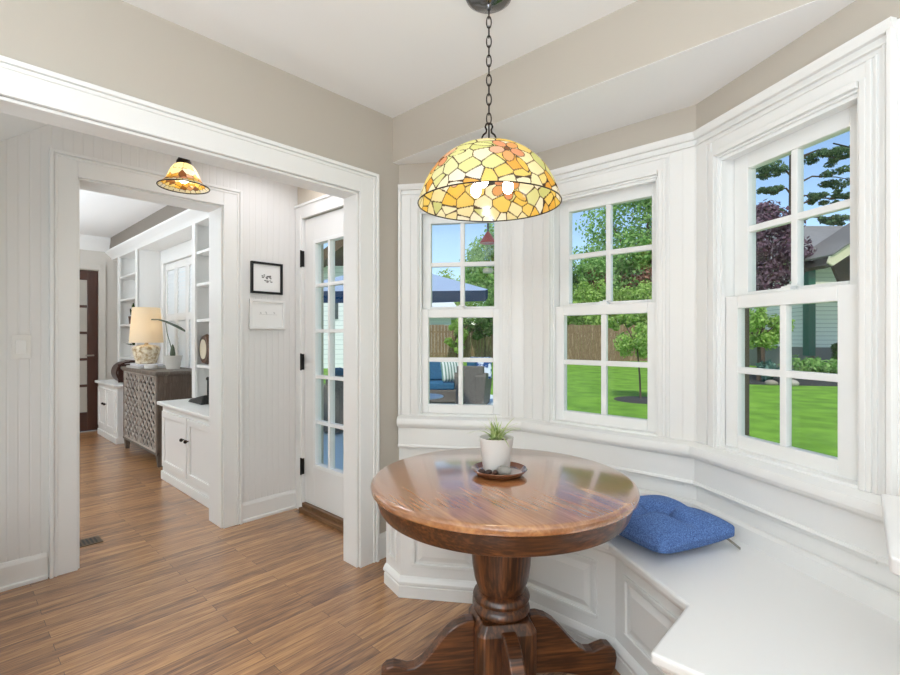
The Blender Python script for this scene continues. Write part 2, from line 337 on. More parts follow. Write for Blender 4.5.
# vertical strips and inner mouldings of the casings
m = MB()
for side, (p, d, L, a, b) in FAC.items():
    m.tf = frame(p, d); e = {'left': .704, 'centre': .872, 'right': .748}[side]
    if side == 'left': m.box(0, .014, 0, .024, .770, 2.046)
    if side == 'right': m.box(e-.014, e, 0, .024, .770, 2.046); m.box(e-.032, e-.022, 0, .012, .770, 2.018)
    for t0, t1 in ((a-.052, a-.044), (a-.036, a-.022), (b+.022, b+.036), (b+.044, b+.052)): m.box(t0, t1, 0, .006, .770, 2.0)
    m.box(a-.022, a, 0, .014, .770, ZT+.02); m.box(b+.004, b+.022, 0, .008, .770, ZT+.02); m.box(a, b, 0, .014, ZT, ZT+.02)
    m.box(a-.052, b+.052, 0, .006, 2.0, 2.008)
    if side != 'left': m.box(.006, .055, 0, .005, .770, 2.018)
    if side != 'right': m.box(e-.055, e-.006, 0, .005, .770, 2.018)
    # recessed panel frames below the rail
    m.box(.05, e-.05, 0, .008, .575, .592)
struct(m, 'trim_4', TRIM, 'white stepped casings beside the three bay windows', 'window casing', .002)

# double-hung windows
def window(idx, side, ga, gb, label):
    p, d, L, a, b = FAC[side]; T = frame(p, d)
    w = thing('window_%d' % idx, label, 'window', (p[0]+d[0]*(a+b)/2, p[1]+d[1]*(a+b)/2, ZB), 0, None, 'structure')
    def mk(): q = MB(); q.tf = T; return q
    f = mk()                                                    # jamb liner, head, stop and sloping sill
    f.box(a, a+.006, -.125, 0, ZB, ZT); f.box(b-.006, b, -.125, 0, ZB, ZT); f.box(a, b, -.125, 0, ZT-.008, ZT)
    f.box(a, b, -.125, .004, ZB-.012, ZB+.004)
    f.box(a, a+.014, -.03, -.012, ZB, ZT)
    if side != 'right': f.box(b-.014, b, -.03, -.012, ZB, ZT)
    f.box(a, b, -.03, -.012, ZT-.02, ZT)
    f.build('jamb', SASH, w, .0015)
    ex = mk()
    for t0, t1 in ((a-.0, a+.010), (b-.010, b)): ex.box(t0, t1, -.126, -.077, ZB, 1.335)
    ex.box(a-.06, a+.010, -.150, -.126, ZB-.06, ZT+.06); ex.box(b-.010, b+.06, -.150, -.126, ZB-.06, ZT+.06); ex.box(a, b, -.150, -.126, ZT, ZT+.06); ex.box(a-.06, b+.06, -.16, -.126, ZB-.06, ZB)
    ex.build('outside_casing', EXT, w)['label'] = 'brown outside frame'
    for nm, n0, n1, z0, z1, g0, g1, zz in (('lower_sash', -.072, -.035, ZB+.004, 1.372, .830, 1.323, 1.083), ('upper_sash', -.118, -.078, 1.335, ZT-.006, 1.388, 1.869, 1.632)):
        if nm == 'upper_sash': ga2, gb2 = ga+.006, gb+.004
        else: ga2, gb2 = ga, gb
        q = mk(); q.box(a+.008, ga2, n0, n1, z0, z1); q.box(gb2, b-.008, n0, n1, z0, z1); q.box(ga2, gb2, n0, n1, z0, g0); q.box(ga2, gb2, n0, n1, g1, z1)
        mid = (ga2+gb2)/2; h = .0125
        q.box(mid-h, mid+h, n0+.006, n1-.004, g0, g1); q.box(ga2, gb2, n0+.007, n1-.0048, zz-h, zz+h)
        o = q.build(nm, SASH, w, .003)
        g = mk(); nn = (n0+n1)/2; g.box(ga2-.004, gb2+.004, nn-.0015, nn+.0015, g0-.004, g1+.004); g.build('pane', GLASS, o)
        if nm == 'lower_sash':
            k = mk(); mid = (a+b)/2-.01; k.box(mid-.028, mid+.028, -.072, -.04, 1.372, 1.380); k.box(mid-.018, mid+.018, -.085, -.05, 1.380, 1.390); k.box(mid-.004, mid+.034, -.07, -.06, 1.388, 1.396)
            k.build('sash_lock', SASH, o, .002)
    return w
window(1, 'left', .164, .532, 'leftmost double-hung bay window, patio umbrella beyond')
window(2, 'centre', .223, .652, 'middle double-hung bay window looking onto the lawn')
window(3, 'right', .175, .558, 'rightmost double-hung bay window, largest, neighbour house beyond')

# ------------------------------------------------------------------ built-in bench
F0, F1 = (-1.848, 1.505), (-1.694, 1.468)
F2 = (-1.350, 1.700); F3 = (-.764, 1.700); F4 = (-.412, 1.4625); F5 = (-.412, 1.190); F6 = (.46, 1.190)
FRONT = [F0, F1, F2, F3, F4, F5, F6]
def off(path, k):
    P = [Vector(p) for p in path]; out = []
    for i in range(len(P)):
        ds = []
        if i > 0: ds.append((P[i]-P[i-1]).normalized())
        if i < len(P)-1: ds.append((P[i+1]-P[i]).normalized())
        ns = [Vector((d.y, -d.x)) for d in ds]; mm = ns[0] if len(ns) == 1 else (ns[0]+ns[1])/(1+ns[0].dot(ns[1]))
        out.append((P[i].x+mm.x*k, P[i].y+mm.y*k))
    return out
def inset_back(k):
    return [(F6[0], CD[1]-k), (CD[0]-.002, CD[1]-k), (BC[0]-k*.3, BC[1]-k), (AB[0]+k*.3, AB[1]-k), (F0[0], A0[1]+(F0[0]-A0[0])*s_/c_-k*1.2)]
bench = thing('window_bench', 'white built-in window bench with panelled front running round the bay', 'bench', (-1.0, 1.9, 0))
face = off(FRONT, -.012)
m = MB(); m.prism(face+inset_back(.003), .001, .425); m.build('base', TRIM, bench)
m = MB(); m.prism(off([(F0[0]-.02, F0[1]+.005)]+FRONT[1:], .022)+inset_back(.003), .425, .455); m.build('seat', plain('white_seat_paint', '#ecebe9', .3), bench, .009, seg=3)
m = MB(); m.sweep(face, [(0, .400), (.010, .404), (.016, .414), (.016, .425), (0, .425)]); m.build('seat_moulding', TRIM, bench, 0, 25)
m = MB(); m.sweep(FRONT, [(-.013, 0.001), (.0, .001), (.0, .052), (-.004, .055), (-.013, .055)])
m.sweep(face, [(0, .055), (.007, .055), (.010, .062), (.017, .066), (.017, .076), (.010, .088), (.004, .096), (0, .098)]); m.build('baseboard', TRIM, bench)
m = MB(); m.sweep([(F0[0], A0[1]+(F0[0]-A0[0])*s_/c_), AB, BC, CD, (F6[0], CD[1])], [(.003, .455), (.024, .455), (.024, .512), (.016, .520), (.003, .522)]); m.build('back_strip', TRIM, bench)
def panel(p, q, t0, t1, z0=.145, z1=.365):
    v = (Vector(q)-Vector(p)); L = v.length; d = v.normalized(); mm = MB(); mm.tf = frame(p, d)
    t1 = L-t1; w = .016
    mm.box(t0, t1, 0, .011, z0, z0+w); mm.box(t0, t1, 0, .011, z1-w, z1); mm.box(t0, t0+w, 0, .011, z0+w, z1-w); mm.box(t1-w, t1, 0, .011, z0+w, z1-w)
    i0, i1 = .028, .052                                    # raised field with sloping border
    a = [(t0+i0, .001, z0+i0), (t1-i0, .001, z0+i0), (t1-i0, .001, z1-i0), (t0+i0, .001, z1-i0)]
    b = [(t0+i1, .010, z0+i1), (t1-i1, .010, z0+i1), (t1-i1, .010, z1-i1), (t0+i1, .010, z1-i1)]
    mm.add(a+b, [(4, 5, 6, 7), (0, 1, 5, 4), (1, 2, 6, 5), (2, 3, 7, 6), (3, 0, 4, 7)])
    mm.build('panel', TRIM, bench, .003)
fs = face
panel(fs[0], fs[1], .035, .035); panel(fs[1], fs[2], .055, .055); panel(fs[2], fs[3], .06, .07); panel(fs[3], fs[4], .06, .05); panel(fs[5], fs[6], .08, .06)

# cushion
def cushion(name, loc, rz, size, thick, mat, tuft=True, n=44):
    m = MB(); vs = []; S = size/2
    for side in (1, -1):
        for j in range(n+1):
            for i in range(n+1):
                x = -1+2*i/n; y = -1+2*j/n
                k = 1-.10*(abs(x)**4)*(1-abs(y)**4) if False else 1
                px = x*S*(1-.07*(1-abs(y)**2.2)*0+0.0); py = y*S
                # slightly pulled-in sides, rounded corners
                px *= (1-.05*(1-y*y)); py *= (1-.05*(1-x*x))
                rr = max(0, (abs(x)**8+abs(y)**8)-1); px *= 1-.09*rr; py *= 1-.09*rr
                e = max(0, (1-abs(x)**2.6))*max(0, (1-abs(y)**2.6)); h = thick/2*e**.40
                if tuft and side == 1:
                    r = math.hypot(x-.02, y-.02); h *= 1-1.05*math.exp(-(r/.24)**2)
                    for q in (x, y):
                        h *= 1-.66*math.exp(-(q/.13)**2)*math.exp(-(r/.80)**2)
                    h += .004*math.sin(7*x+3*y)*e+.003*math.sin(5*y-9*x)*e
                vs.append((px, py, thick/2+(h if side == 1 else -h*.98)))
    M = (n+1)*(n+1); fs = []
    for j in range(n):
        for i in range(n):
            a = j*(n+1)+i; fs.append((a, a+1, a+n+2, a+n+1)); fs.append((M+a, M+a+n+1, M+a+n+2, M+a+1))
    m.add(vs, fs); return m
cu = thing('seat_cushion', 'blue denim tufted square cushion lying on the white bench', 'cushion', (-.656, 1.856, .4555), math.radians(67))
m = cushion('c', 0, 0, .385, .125, DENIM); m.build('pad', DENIM, cu, 0, 60, local=True)
m = MB(); m.add([(.150, -.160, .035), (.175, -.150, .030), (.196, -.186, .002), (.180, -.196, .002), (.150, -.160, .033), (.175, -.150, .028), (.196, -.186, .0005), (.180, -.196, .0005)], [(0, 1, 2, 3), (4, 7, 6, 5), (0, 4, 5, 1), (1, 5, 6, 2), (2, 6, 7, 3), (3, 7, 4, 0)]); m.build('tie', plain('grey_tie', '#8a8478', .8), cu, local=True)

# ------------------------------------------------------------------ counter end at the right edge of the view
m = MB(); m.prism([(-.010, 1.215), (.010, 1.195), (XE-.002, 1.195), (XE-.002, CD[1]-.056), (-.030, CD[1]-.056)], .770, .803)
o = m.build('countertop', plain('white_laminate', '#ecebea', .3), None, .006, seg=3); tag(origin(o, (.6, 1.5, .770)), 'white countertop end jutting in from the right edge above bench', 'countertop')
cab = thing('base_cabinet', 'white base cabinet under the countertop beside the bench', 'cabinet', (1.03, 1.48, 0))
m = MB(); m.box(.475, XE-.002, 1.24, CD[1]-.054, .001, .770); m.build('body', TRIM, cab, .003)
for x0 in (.49, 1.045):
    m = MB(); m.box(x0, x0+.535, 1.218, 1.239, .1, .75); dd = m.build('door', TRIM, cab, .004)
    m = MB(); m.sphere((x0+.27, 1.205, .62), .014); m.build('knob', BRASS, dd, 0, True)

# ------------------------------------------------------------------ pedestal table
TX, TY, TZ = -.990, 1.319, .735
tb = thing('pedestal_table', 'round brown oak pedestal table in front of the bench', 'table', (TX, TY, 0), YAW+math.radians(8))
m = MB(); m.lathe([(.001, .7349), (.426, .735), (.434, .7325), (.440, .727), (.442, .719), (.440, .711), (.434, .706), (.426, .704), (.001, .704)], 128, cap=False)
m.build('tabletop', TABLETOP, tb, 0, 30, local=True).rotation_euler = (0, 0, math.radians(112.6))
m = MB(); m.lathe([(.001, .704), (.428, .7038), (.426, .690), (.420, .672), (.414, .655), (.408, .645), (.398, .640), (.385, .642), (.38, .66), (.001, .66)], 128, cap=False)
m.build('apron', TABLE, tb, 0, 30, local=True)
m = MB(); m.lathe([(.001, .659), (.080, .659), (.088, .635), (.096, .590), (.101, .540), (.102, .490), (.099, .440), (.092, .395), (.082, .366), (.078, .356), (.084, .352), (.093, .345), (.097, .334), (.094, .323), (.084, .316), (.088, .311), (.095, .304), (.097, .294), (.092, .284), (.080, .278), (.001, .274)], 48, cap=False)
m.build('turned_post', TABLEZ, tb, 0, 35, local=True)
m = MB(); w = .099; ch = .018
oct_ = [(w, -w+ch), (w, w-ch), (w-ch, w), (-w+ch, w), (-w, w-ch), (-w, -w+ch), (-w+ch, -w), (w-ch, -w)]
top = [(x*.82, y*.82) for x, y in oct_]
m.prism(oct_, .06, .246)
n8 = len(oct_); m.add([(x, y, .246) for x, y in oct_]+[(x, y, .276) for x, y in top], [tuple(range(8, 16))]+[(i, (i+1) % 8, 8+(i+1) % 8, 8+i) for i in range(8)])
m.build('column_block', TABLEZ, tb, .003, local=True)
prof = [(.095, .262), (.125, .262), (.155, .252), (.185, .232), (.215, .200), (.245, .165), (.272, .138), (.298, .122), (.322, .120), (.345, .128), (.368, .134), (.390, .130), (.405, .115), (.410, .090), (.404, .055), (.39, .03), (.37, .005), (.345, .002), (.320, .02), (.26, .045), (.20, .058), (.13, .062), (.095, .062)]
for k in range(4):
    m = MB(); m.tf = Matrix.Rotation(k*PI/2, 4, 'Z'); n = len(prof); hw = .024
    m.add([(x, -hw, z) for x, z in prof]+[(x, hw, z) for x, z in prof], [tuple(range(n)), tuple(range(n, 2*n))[::-1]]+[(i, (i+1) % n, n+(i+1) % n, n+i) for i in range(n)])
    m.build('foot', TABLE, tb, .006, seg=3, local=True)

# things on the table
sx, sy = -1.011, 1.336
sa = tag(MB().lathe([(.001, .0005), (.070, .0005), (.082, .006), (.094, .017), (.097, .021), (.094, .023), (.088, .019), (.078, .011), (.001, .009)], 48, cap=False).build('saucer', SAUCER, None, 0, 30), 'round brown glazed saucer under the white plant pot', 'saucer')
sa.location = (sx, sy, TZ)
ROOTM[sa.name] = Matrix.Translation((sx, sy, TZ))
pl = thing('potted_spider_plant', 'small spider plant in a white pot on the oak table', 'plant', (sx-.018, sy+.006, TZ+.0095))
MB().lathe([(.001, 0), (.044, 0), (.046, .004), (.0595, .112), (.0605, .116), (.058, .1165), (.055, .112), (.052, .098), (.001, .096)], 48, cap=False).build('pot', CERAM, pl, 0, 30, local=True)
MB().lathe([(.001, .103), (.03, .104), (.0535, .100), (.0525, .097), (.001, .097)], 32, cap=False).build('soil', SOIL, pl, 0, 60, local=True)
m = MB()
for k in range(60):
    a = random.uniform(0, 2*PI); ln = random.uniform(.045, .105); tilt = random.uniform(.10, 1.25); w = random.uniform(.0032, .0058); b = Vector((random.uniform(-.012, .012), random.uniform(-.012, .012), .1))
    if k == 0: a, ln, tilt = YAW+PI*.98, .12, .85
    if k == 1: a, ln, tilt = YAW+PI*1.04, .10, 1.0
    dirv = Vector((math.cos(a), math.sin(a), 0)); side = Vector((-math.sin(a), math.cos(a), 0)); vs = []
    for i in range(7):
        s = i/6; ang = tilt*(.4+.9*s); q = b+dirv*(ln*s*math.sin(ang))+Vector((0, 0, ln*s*math.cos(ang))); ww = w*(1-s)**.7+.0003
        vs += [tuple(q-side*ww), tuple(q+side*ww+Vector((0, 0, .0006)))]
    m.add(vs, [(2*i, 2*i+1, 2*i+3, 2*i+2) for i in range(6)])
m.build('leaves', SPIDER, pl, local=True)
st = MB().sphere((0, 0, .0), (.026, .021, .017), 20, 10).build('stone', STONE, None, 0, 60); st.location = (sx+.048, sy-.036, TZ+.028); tag(st, 'smooth grey rounded stone on the saucer rim beside pot', 'stone')
for k, (dx, dy, r, lb) in enumerate(((-.042, -.058, .011, 'dark brown seed pod on the saucer, farthest from the grey stone'), (-.014, -.064, .010, 'dark brown seed pod on the saucer, middle one of three'), (.012, -.066, .010, 'dark brown seed pod on the saucer, touching the grey stone'))):
    q = MB().sphere((0, 0, 0), (r*1.3, r, r*.85), 14, 8).build('seed_pod', NUT, None, 0, 60); q.location = (sx+dx*.73-dy*.2, sy+dy+.01+dx*.6, TZ+.020); q.rotation_euler = (0, 0, k*1.1); tag(q, lb, 'seed pod', 'seed pods on the saucer')

# ------------------------------------------------------------------ stained-glass lamps
def stained(name, prof, seg, sub, seeds, parent, mat, lead=.0038, flowers=()):
    """lathe shell coloured by glass pieces: nearest seed gives the colour, borders become lead came"""
    pr = []
    for i in range(len(prof)-1):
        for k in range(sub):
            t = k/sub; pr.append(tuple(np.array(prof[i])*(1-t)+np.array(prof[i+1])*t))
    pr.append(prof[-1])
    P = np.array(pr)
    # smooth the profile
    for _ in range(sub): P[1:-1] = .25*P[:-2]+.5*P[1:-1]+.25*P[2:]
    pr = P
    m = MB(); m.lathe([tuple(p) for p in pr], seg, cap=False); o = m.build(name, mat, parent, 0, 80, local=True)
    kd = kdtree.KDTree(len(seeds))
    for i, (q, c) in enumerate(seeds): kd.insert(q, i)
    kd.balance(); me = o.data; ca = me.color_attributes.new('pieces', 'FLOAT_COLOR', 'POINT'); buf = np.zeros((len(me.vertices), 4)); buf[:, 3] = 1
    L = np.concatenate([[0], np.cumsum(np.linalg.norm(np.diff(pr, axis=0), axis=1))])
    LEAD = (.07, .040, .018)
    for i, v in enumerate(me.vertices):
        r = kd.find_n(v.co, 2); d = r[1][2]-r[0][2]; c = seeds[r[0][1]][1]
        if d < lead: c = LEAD
        if flowers:
            row, k = divmod(i, seg); th = 2*PI*k/seg
            for (t0, s0, rot, pal, lw) in flowers:
                dt = (th-t0+PI) % (2*PI)-PI; dx = dt*max(.05, pr[row][0]); dy = L[row]-s0*L[-1]
                if dx*dx+dy*dy > .0144: continue
                for q in range(7):
                    if q < 5: a = rot+q*2*PI/5; o_, ra, rb, col = .036, .027, .0205, PAL[pal][q % 3]
                    else: a = rot+.62+(q-5)*2.5; o_, ra, rb, col = .078, .036, .0135, PAL['amber' if q == 5 else 'green'][q % 3]
                    x = dx*math.cos(a)+dy*math.sin(a)-o_; y = -dx*math.sin(a)+dy*math.cos(a); e = math.sqrt((x/ra)**2+(y/rb)**2)
                    if e < 1: c = LEAD if e > 1-.0026/rb else col
                e = math.hypot(dx, dy)
                if e < .011: c = LEAD if e > .0088 else PAL['brown'][0]
        buf[i, :3] = c
    ca.data.foreach_set('color', buf.ravel()); return o
LIN = lambda h: srgb(h)[:3]
PAL = {'cream': [LIN(x) for x in ('#f6ecc8', '#f3e6b4', '#efe0a8', '#f8f0d8')], 'yellow': [LIN(x) for x in ('#f0cf6a', '#efc85a', '#f3d880')], 'amber': [LIN(x) for x in ('#eab342', '#e7a63c', '#efc050')],
       'green': [LIN(x) for x in ('#dcdc98', '#cfd288', '#e2e2ac')], 'flower': [LIN(x) for x in ('#e09a70', '#e3a566', '#e2b090')], 'pink': [LIN(x) for x in ('#e9b9a0', '#e6c4b0', '#ecc7a6')], 'brown': [LIN(x) for x in ('#7a4a24', '#8a5a2c')]}
def dome_pt(prof, s, th):
    L = [0]
    for i in range(len(prof)-1): L.append(L[-1]+math.dist(prof[i], prof[i+1]))
    t = s*L[-1]
    for i in range(len(prof)-1):
        if t <= L[i+1] or i == len(prof)-2:
            k = (t-L[i])/(L[i+1]-L[i]); r = prof[i][0]*(1-k)+prof[i+1][0]*k; z = prof[i][1]*(1-k)+prof[i+1][1]*k
            return Vector((r*math.cos(th), r*math.sin(th), z)), r, L[-1]
PX, PY, PZ = -1.066, 1.347, 1.690
pen = thing('pendant_lamp', 'large domed stained glass pendant lamp hanging by chain above the table', 'pendant lamp', (PX, PY, PZ))
dome = [(.030, .205), (.075, .200), (.118, .185), (.155, .162), (.187, .132), (.212, .098), (.232, .060), (.246, .022), (.253, -.004)]
seeds = []
def put(th, s, pal, j=0):
    q, r, L = dome_pt(dome, s, th); seeds.append((q, random.choice(PAL[pal])))
rows = [(.07, 7, 'cream'), (.20, 10, 'cream'), (.34, 13, 'mix'), (.49, 16, 'mix'), (.64, 18, 'mix2'), (.79, 20, 'mix3'), (.91, 22, 'mix3'), (.98, 30, 'rim')]
fl = []
for k in range(5):
    th = -.60+k*2*PI/5; sC = .58 if k % 2 == 0 else .50; fl.append((th, sC)); kind = ('flower', 'pink')[k % 2]
for s, n, kd_ in rows:
    ph = random.uniform(0, 1)
    for i in range(n):
        th = 2*PI*(i+ph+random.uniform(-.25, .25))/n; ss = min(.995, s+random.uniform(-.03, .03)); q, r, L = dome_pt(dome, ss, th)
        if min((q-dome_pt(dome, b, a)[0]).length for a, b in fl) < .03: continue
        pal = {'mix': random.choice(['cream', 'cream', 'yellow', 'green', 'cream', 'cream']), 'mix2': random.choice(['cream', 'yellow', 'amber', 'green', 'cream', 'amber']), 'mix3': random.choice(['yellow', 'amber', 'cream', 'green', 'yellow', 'cream', 'cream']), 'rim': random.choice(['amber', 'yellow', 'cream', 'cream'])}.get(kd_, kd_ if kd_ in PAL else 'cream')
        if kd_ == 'amber': pal = random.choice(['amber', 'amber', 'yellow', 'green'])
        seeds.append((q, random.choice(PAL[pal])))
SG = shade_mat('stained_glass', 'pieces', trans=.42, gloss=.10)
stained('shade', dome, 720, 14, seeds, pen, SG, .0038, [(th, sC, .4+k*.7, ('flower', 'pink')[k % 2], 0) for k, (th, sC) in enumerate(fl)])
MB().tube([(.253*math.cos(2*PI*k/96), .253*math.sin(2*PI*k/96), -.004) for k in range(96)], .0022, 6, True).build('rim', IRON, pen, 0, True, local=True)
m = MB(); m.lathe([(.001, .216), (.018, .216), (.034, .210), (.036, .203), (.001, .203)], 32, cap=False); m.lathe([(.001, .203), (.008, .203), (.008, .10), (.022, .095), (.022, .07), (.001, .07)], 24, cap=False); m.build('cap', IRON, pen, 0, 30, local=True)
for k in range(3):
    a = 2*PI*k/3+.9; cx, cy = .07*math.cos(a), .07*math.sin(a)
    m = MB(); m.tube([(.012*math.cos(a), .012*math.sin(a), .085), (.04*math.cos(a), .04*math.sin(a), .11), (cx, cy, .108)], .006, 8); m.lathe([(.001, .112), (.013, .112), (.015, .085), (.001, .085)], 16, (cx, cy, 0), False); so = m.build('socket', IRON, pen, 0, 30, local=True)
    MB().sphere((cx, cy, .062), (.019, .019, .026), 16, 10).build('bulb', BULB, so, 0, True, local=True)
# hook: lyre-shaped loop, then the chain and ceiling canopy
m = MB()
for sg in (-1, 1):
    pts = [(0, .286), (sg*.010, .282), (sg*.013, .272), (sg*.008, .262), (sg*.010, .252), (sg*.020, .244), (sg*.025, .233), (sg*.018, .223), (sg*.008, .221), (0, .224)]
    m.tube([(x*math.cos(YAW), x*math.sin(YAW), z) for x, z in pts], .0035, 6)
m.tube([(0, 0, .216), (0, 0, .285)], .003, 6); m.build('hook', IRON, pen, 0, True, local=True)
m = MB(); z = .283; k = 0
while z < .697:
    a = YAW if k % 2 == 0 else YAW+PI/2; pts = []
    for i in range(16):
        t = 2*PI*i/16; rx = .0085*math.cos(t); rz = .0215*math.sin(t); pts.append((rx*math.cos(a), rx*math.sin(a), z+.0185+rz))
    m.tube(pts, .0022, 6, True); z += .0345; k += 1
m.build('chain', IRON, pen, 0, True, local=True)
ZC = CEIL-PZ
MB().lathe([(.001, ZC), (.086, ZC), (.087, ZC-.008), (.080, ZC-.022), (.060, ZC-.036), (.034, ZC-.042), (.026, ZC-.046), (.012, ZC-.05), (.007, ZC-.062), (.001, ZC-.062)], 48, cap=False).build('canopy', CHROME, pen, 0, 30, local=True)

HX, HY, HZ = -2.755, .892, 2.003; HC = 2.30
hl = thing('hall_ceiling_light', 'small bell-shaped stained glass ceiling light in the hall', 'ceiling light', (HX, HY, HZ))
bell = [(.028, .126), (.046, .114), (.062, .092), (.074, .064), (.084, .038), (.099, .020), (.122, .003)]
seeds = []
for s, n, pal in ((.22, 8, 'cream'), (.52, 8, 'cream'), (.70, 16, 'mix'), (.80, 20, 'mix'), (.92, 26, 'cream')):
    for i in range(n):
        q, r, L = dome_pt(bell, min(.99, s+random.uniform(-.02, .02)), 2*PI*(i+random.uniform(-.15, .15))/n); seeds.append((q, random.choice(PAL[pal if pal in PAL else random.choice(['flower', 'yellow', 'amber', 'brown'])])))
stained('shade', bell, 240, 10, seeds, hl, SG, .0017)
MB().tube([(.122*math.cos(2*PI*k/64), .122*math.sin(2*PI*k/64), .002) for k in range(64)], .003, 6, True).build('rim', IRON, hl, 0, True, local=True)
MB().lathe([(.001, HC-HZ), (.055, HC-HZ), (.05, HC-HZ-.02), (.012, HC-HZ-.03), (.012, .19), (.026, .186), (.026, .152), (.036, .134), (.036, .120), (.001, .120)], 32, cap=False).build('fitter', IRON, hl, 0, 30, local=True)
MB().sphere((0, 0, .055), (.026, .026, .034)).build('bulb', BULBH, hl, 0, True, local=True)

# ------------------------------------------------------------------ hall
m = MB(); Q0, Q1, QZ = .502, 1.240, 2.046
m.box(X2B, X2, Q1+.001, Y3+.02, 0, 2.6); m.box(X2B, X2, -3.3, Q0-.001, 0, 2.6); m.box(X2B, X2, Q0-.001, Q1+.001, QZ+.001, 2.6)
struct(m, 'wall_hall', BEAD, 'white beadboard hall wall around the doorway to the living room', 'wall')
m = MB(); casing(m, X2, 1, Q0, Q1, QZ, .105, .010); casing(m, X2B, -1, Q0, Q1, QZ, .105, .010)
m.box(X2B, X2, Q1-.010, Q1+.001, 0, QZ); m.box(X2B, X2, Q0-.001, Q0+.010, 0, QZ); m.box(X2B, X2, Q0, Q1, QZ-.010, QZ+.001)
struct(m, 'trim_5', TRIM, 'white casing around the doorway into the living room', 'door casing', .003)
bp = [(0, 0), (.020, 0), (.020, .018), (.012, .022), (.012, .110), (.006, .130), (0, .132)]
m = MB(); m.sweep([(X2, Q1+.12), (X2, Y3-.018)], bp); m.sweep([(X2, -1.2), (X2, Q0-.12)], bp)
struct(m, 'baseboard_hall', TRIM, 'white baseboard along the beadboard hall wall', 'baseboard', .002)
# outside wall with the glazed door
DX0, DX1, DZ = -3.035, -2.225, 2.035
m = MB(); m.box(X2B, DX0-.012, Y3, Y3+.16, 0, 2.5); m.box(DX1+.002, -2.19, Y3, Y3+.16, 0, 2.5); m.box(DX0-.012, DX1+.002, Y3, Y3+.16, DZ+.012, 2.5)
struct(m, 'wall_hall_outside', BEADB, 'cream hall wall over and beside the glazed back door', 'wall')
m = MB(); m.box(X2+.003, DX0-.004, Y3-.020, Y3+.05, 0, DZ+.10); m.box(DX0-.004, DX1, Y3-.020, Y3+.001, DZ+.006, DZ+.10); m.box(X2+.003, DX1, Y3-.028, Y3-.018, DZ+.09, DZ+.108)
m.box(DX0-.03, DX0-.018, Y3-.024, Y3, 0, DZ+.03)
struct(m, 'trim_6', TRIM, 'white casing around the glazed back door', 'door casing', .002)
m = MB(); m.box(DX0-.003, DX1, Y3-.045, Y3+.10, .001, .030); m.box(DX0-.003, DX1, Y3-.020, Y3+.10, .030, .058)
struct(m, 'trim_7', oak('oak_threshold', '#9a7350', '#6a4a2e', 'X', 2, .4, .1), 'oak threshold under the glazed back door', 'threshold', .003)
dr = thing('door_1', 'white back door with fifteen glass lights, black hinges', 'door', (DX0, Y3+.03, .06), 0, None, 'structure')
GX0, GX1, GZ0, GZ1 = -2.915, -2.365, .325, 1.872
m = MB(); y0, y1 = Y3+.004, Y3+.046
m.box(DX0, GX0, y0, y1, .06, DZ); m.box(GX1, DX1, y0, y1, .06, DZ); m.box(GX0, GX1, y0, y1, .06, GZ0); m.box(GX0, GX1, y0, y1, GZ1, DZ)
m.build('frame', TRIM, dr, .002)
m = MB(); e = .022
for (a, b, c, d) in ((GX0-.004, GX0+e, GZ0-.004, GZ1+.004), (GX1-e, GX1+.004, GZ0-.004, GZ1+.004), (GX0+e, GX1-e, GZ0-.004, GZ0+e), (GX0+e, GX1-e, GZ1-e, GZ1+.004)): m.box(a, b, y0-.008, y1, c, d)
for k in (1, 2): xx = GX0+(GX1-GX0)*k/3; m.box(xx-.011, xx+.011, y0-.004, y1-.004, GZ0, GZ1)
for k in range(1, 5): zz = GZ0+(GZ1-GZ0)*k/5; m.box(GX0, GX1, y0-.003, y1-.005, zz-.011, zz+.011)
m.build('muntin_grid', SASH, dr, .002)
m = MB(); m.box(GX0, GX1, y0+.018, y0+.022, GZ0, GZ1); m.build('pane', GLASS, dr)
for z0, z1 in ((1.705, 1.815), (.985, 1.095), (.255, .365)):
    m = MB(); m.box(DX0-.016, DX0+.001, Y3-.022, Y3-.002, z0, z1); m.tube([(DX0-.008, Y3-.024, z0-.004), (DX0-.008, Y3-.024, z1+.004)], .006, 8); m.build('hinge', BLACK, dr)['label'] = 'black hinge'
m = MB(); m.tube([(DX1-.06, y0, .98), (DX1-.06, y0-.05, .98)], .009, 8); m.sphere((DX1-.06, y0-.06, .98), .026); m.build('knob', BLACK, dr, 0, True)
# hall ceiling: flat, then sloping down away from the outside wall
m = MB(); m.tf = Matrix(((0, 0, 1, 0), (1, 0, 0, 0), (0, 1, 0, 0), (0, 0, 0, 1)))
m.prism([(1.92, HC), (.405, HC), (-1.2, HC-1.605*.787), (-1.2, HC-1.605*.787+.15), (.38, HC+.12), (1.92, HC+.12)], X2-.001, -2.194)
struct(m, 'ceiling_hall', WHITE, 'white hall ceiling with a sloping part at the left', 'ceiling')
m = MB(); m.box(X2, -2.195, -1.25, -1.15, 0, 1.3)
struct(m, 'wall_hall_end', BEAD, 'low white hall end wall under the sloping ceiling', 'wall')
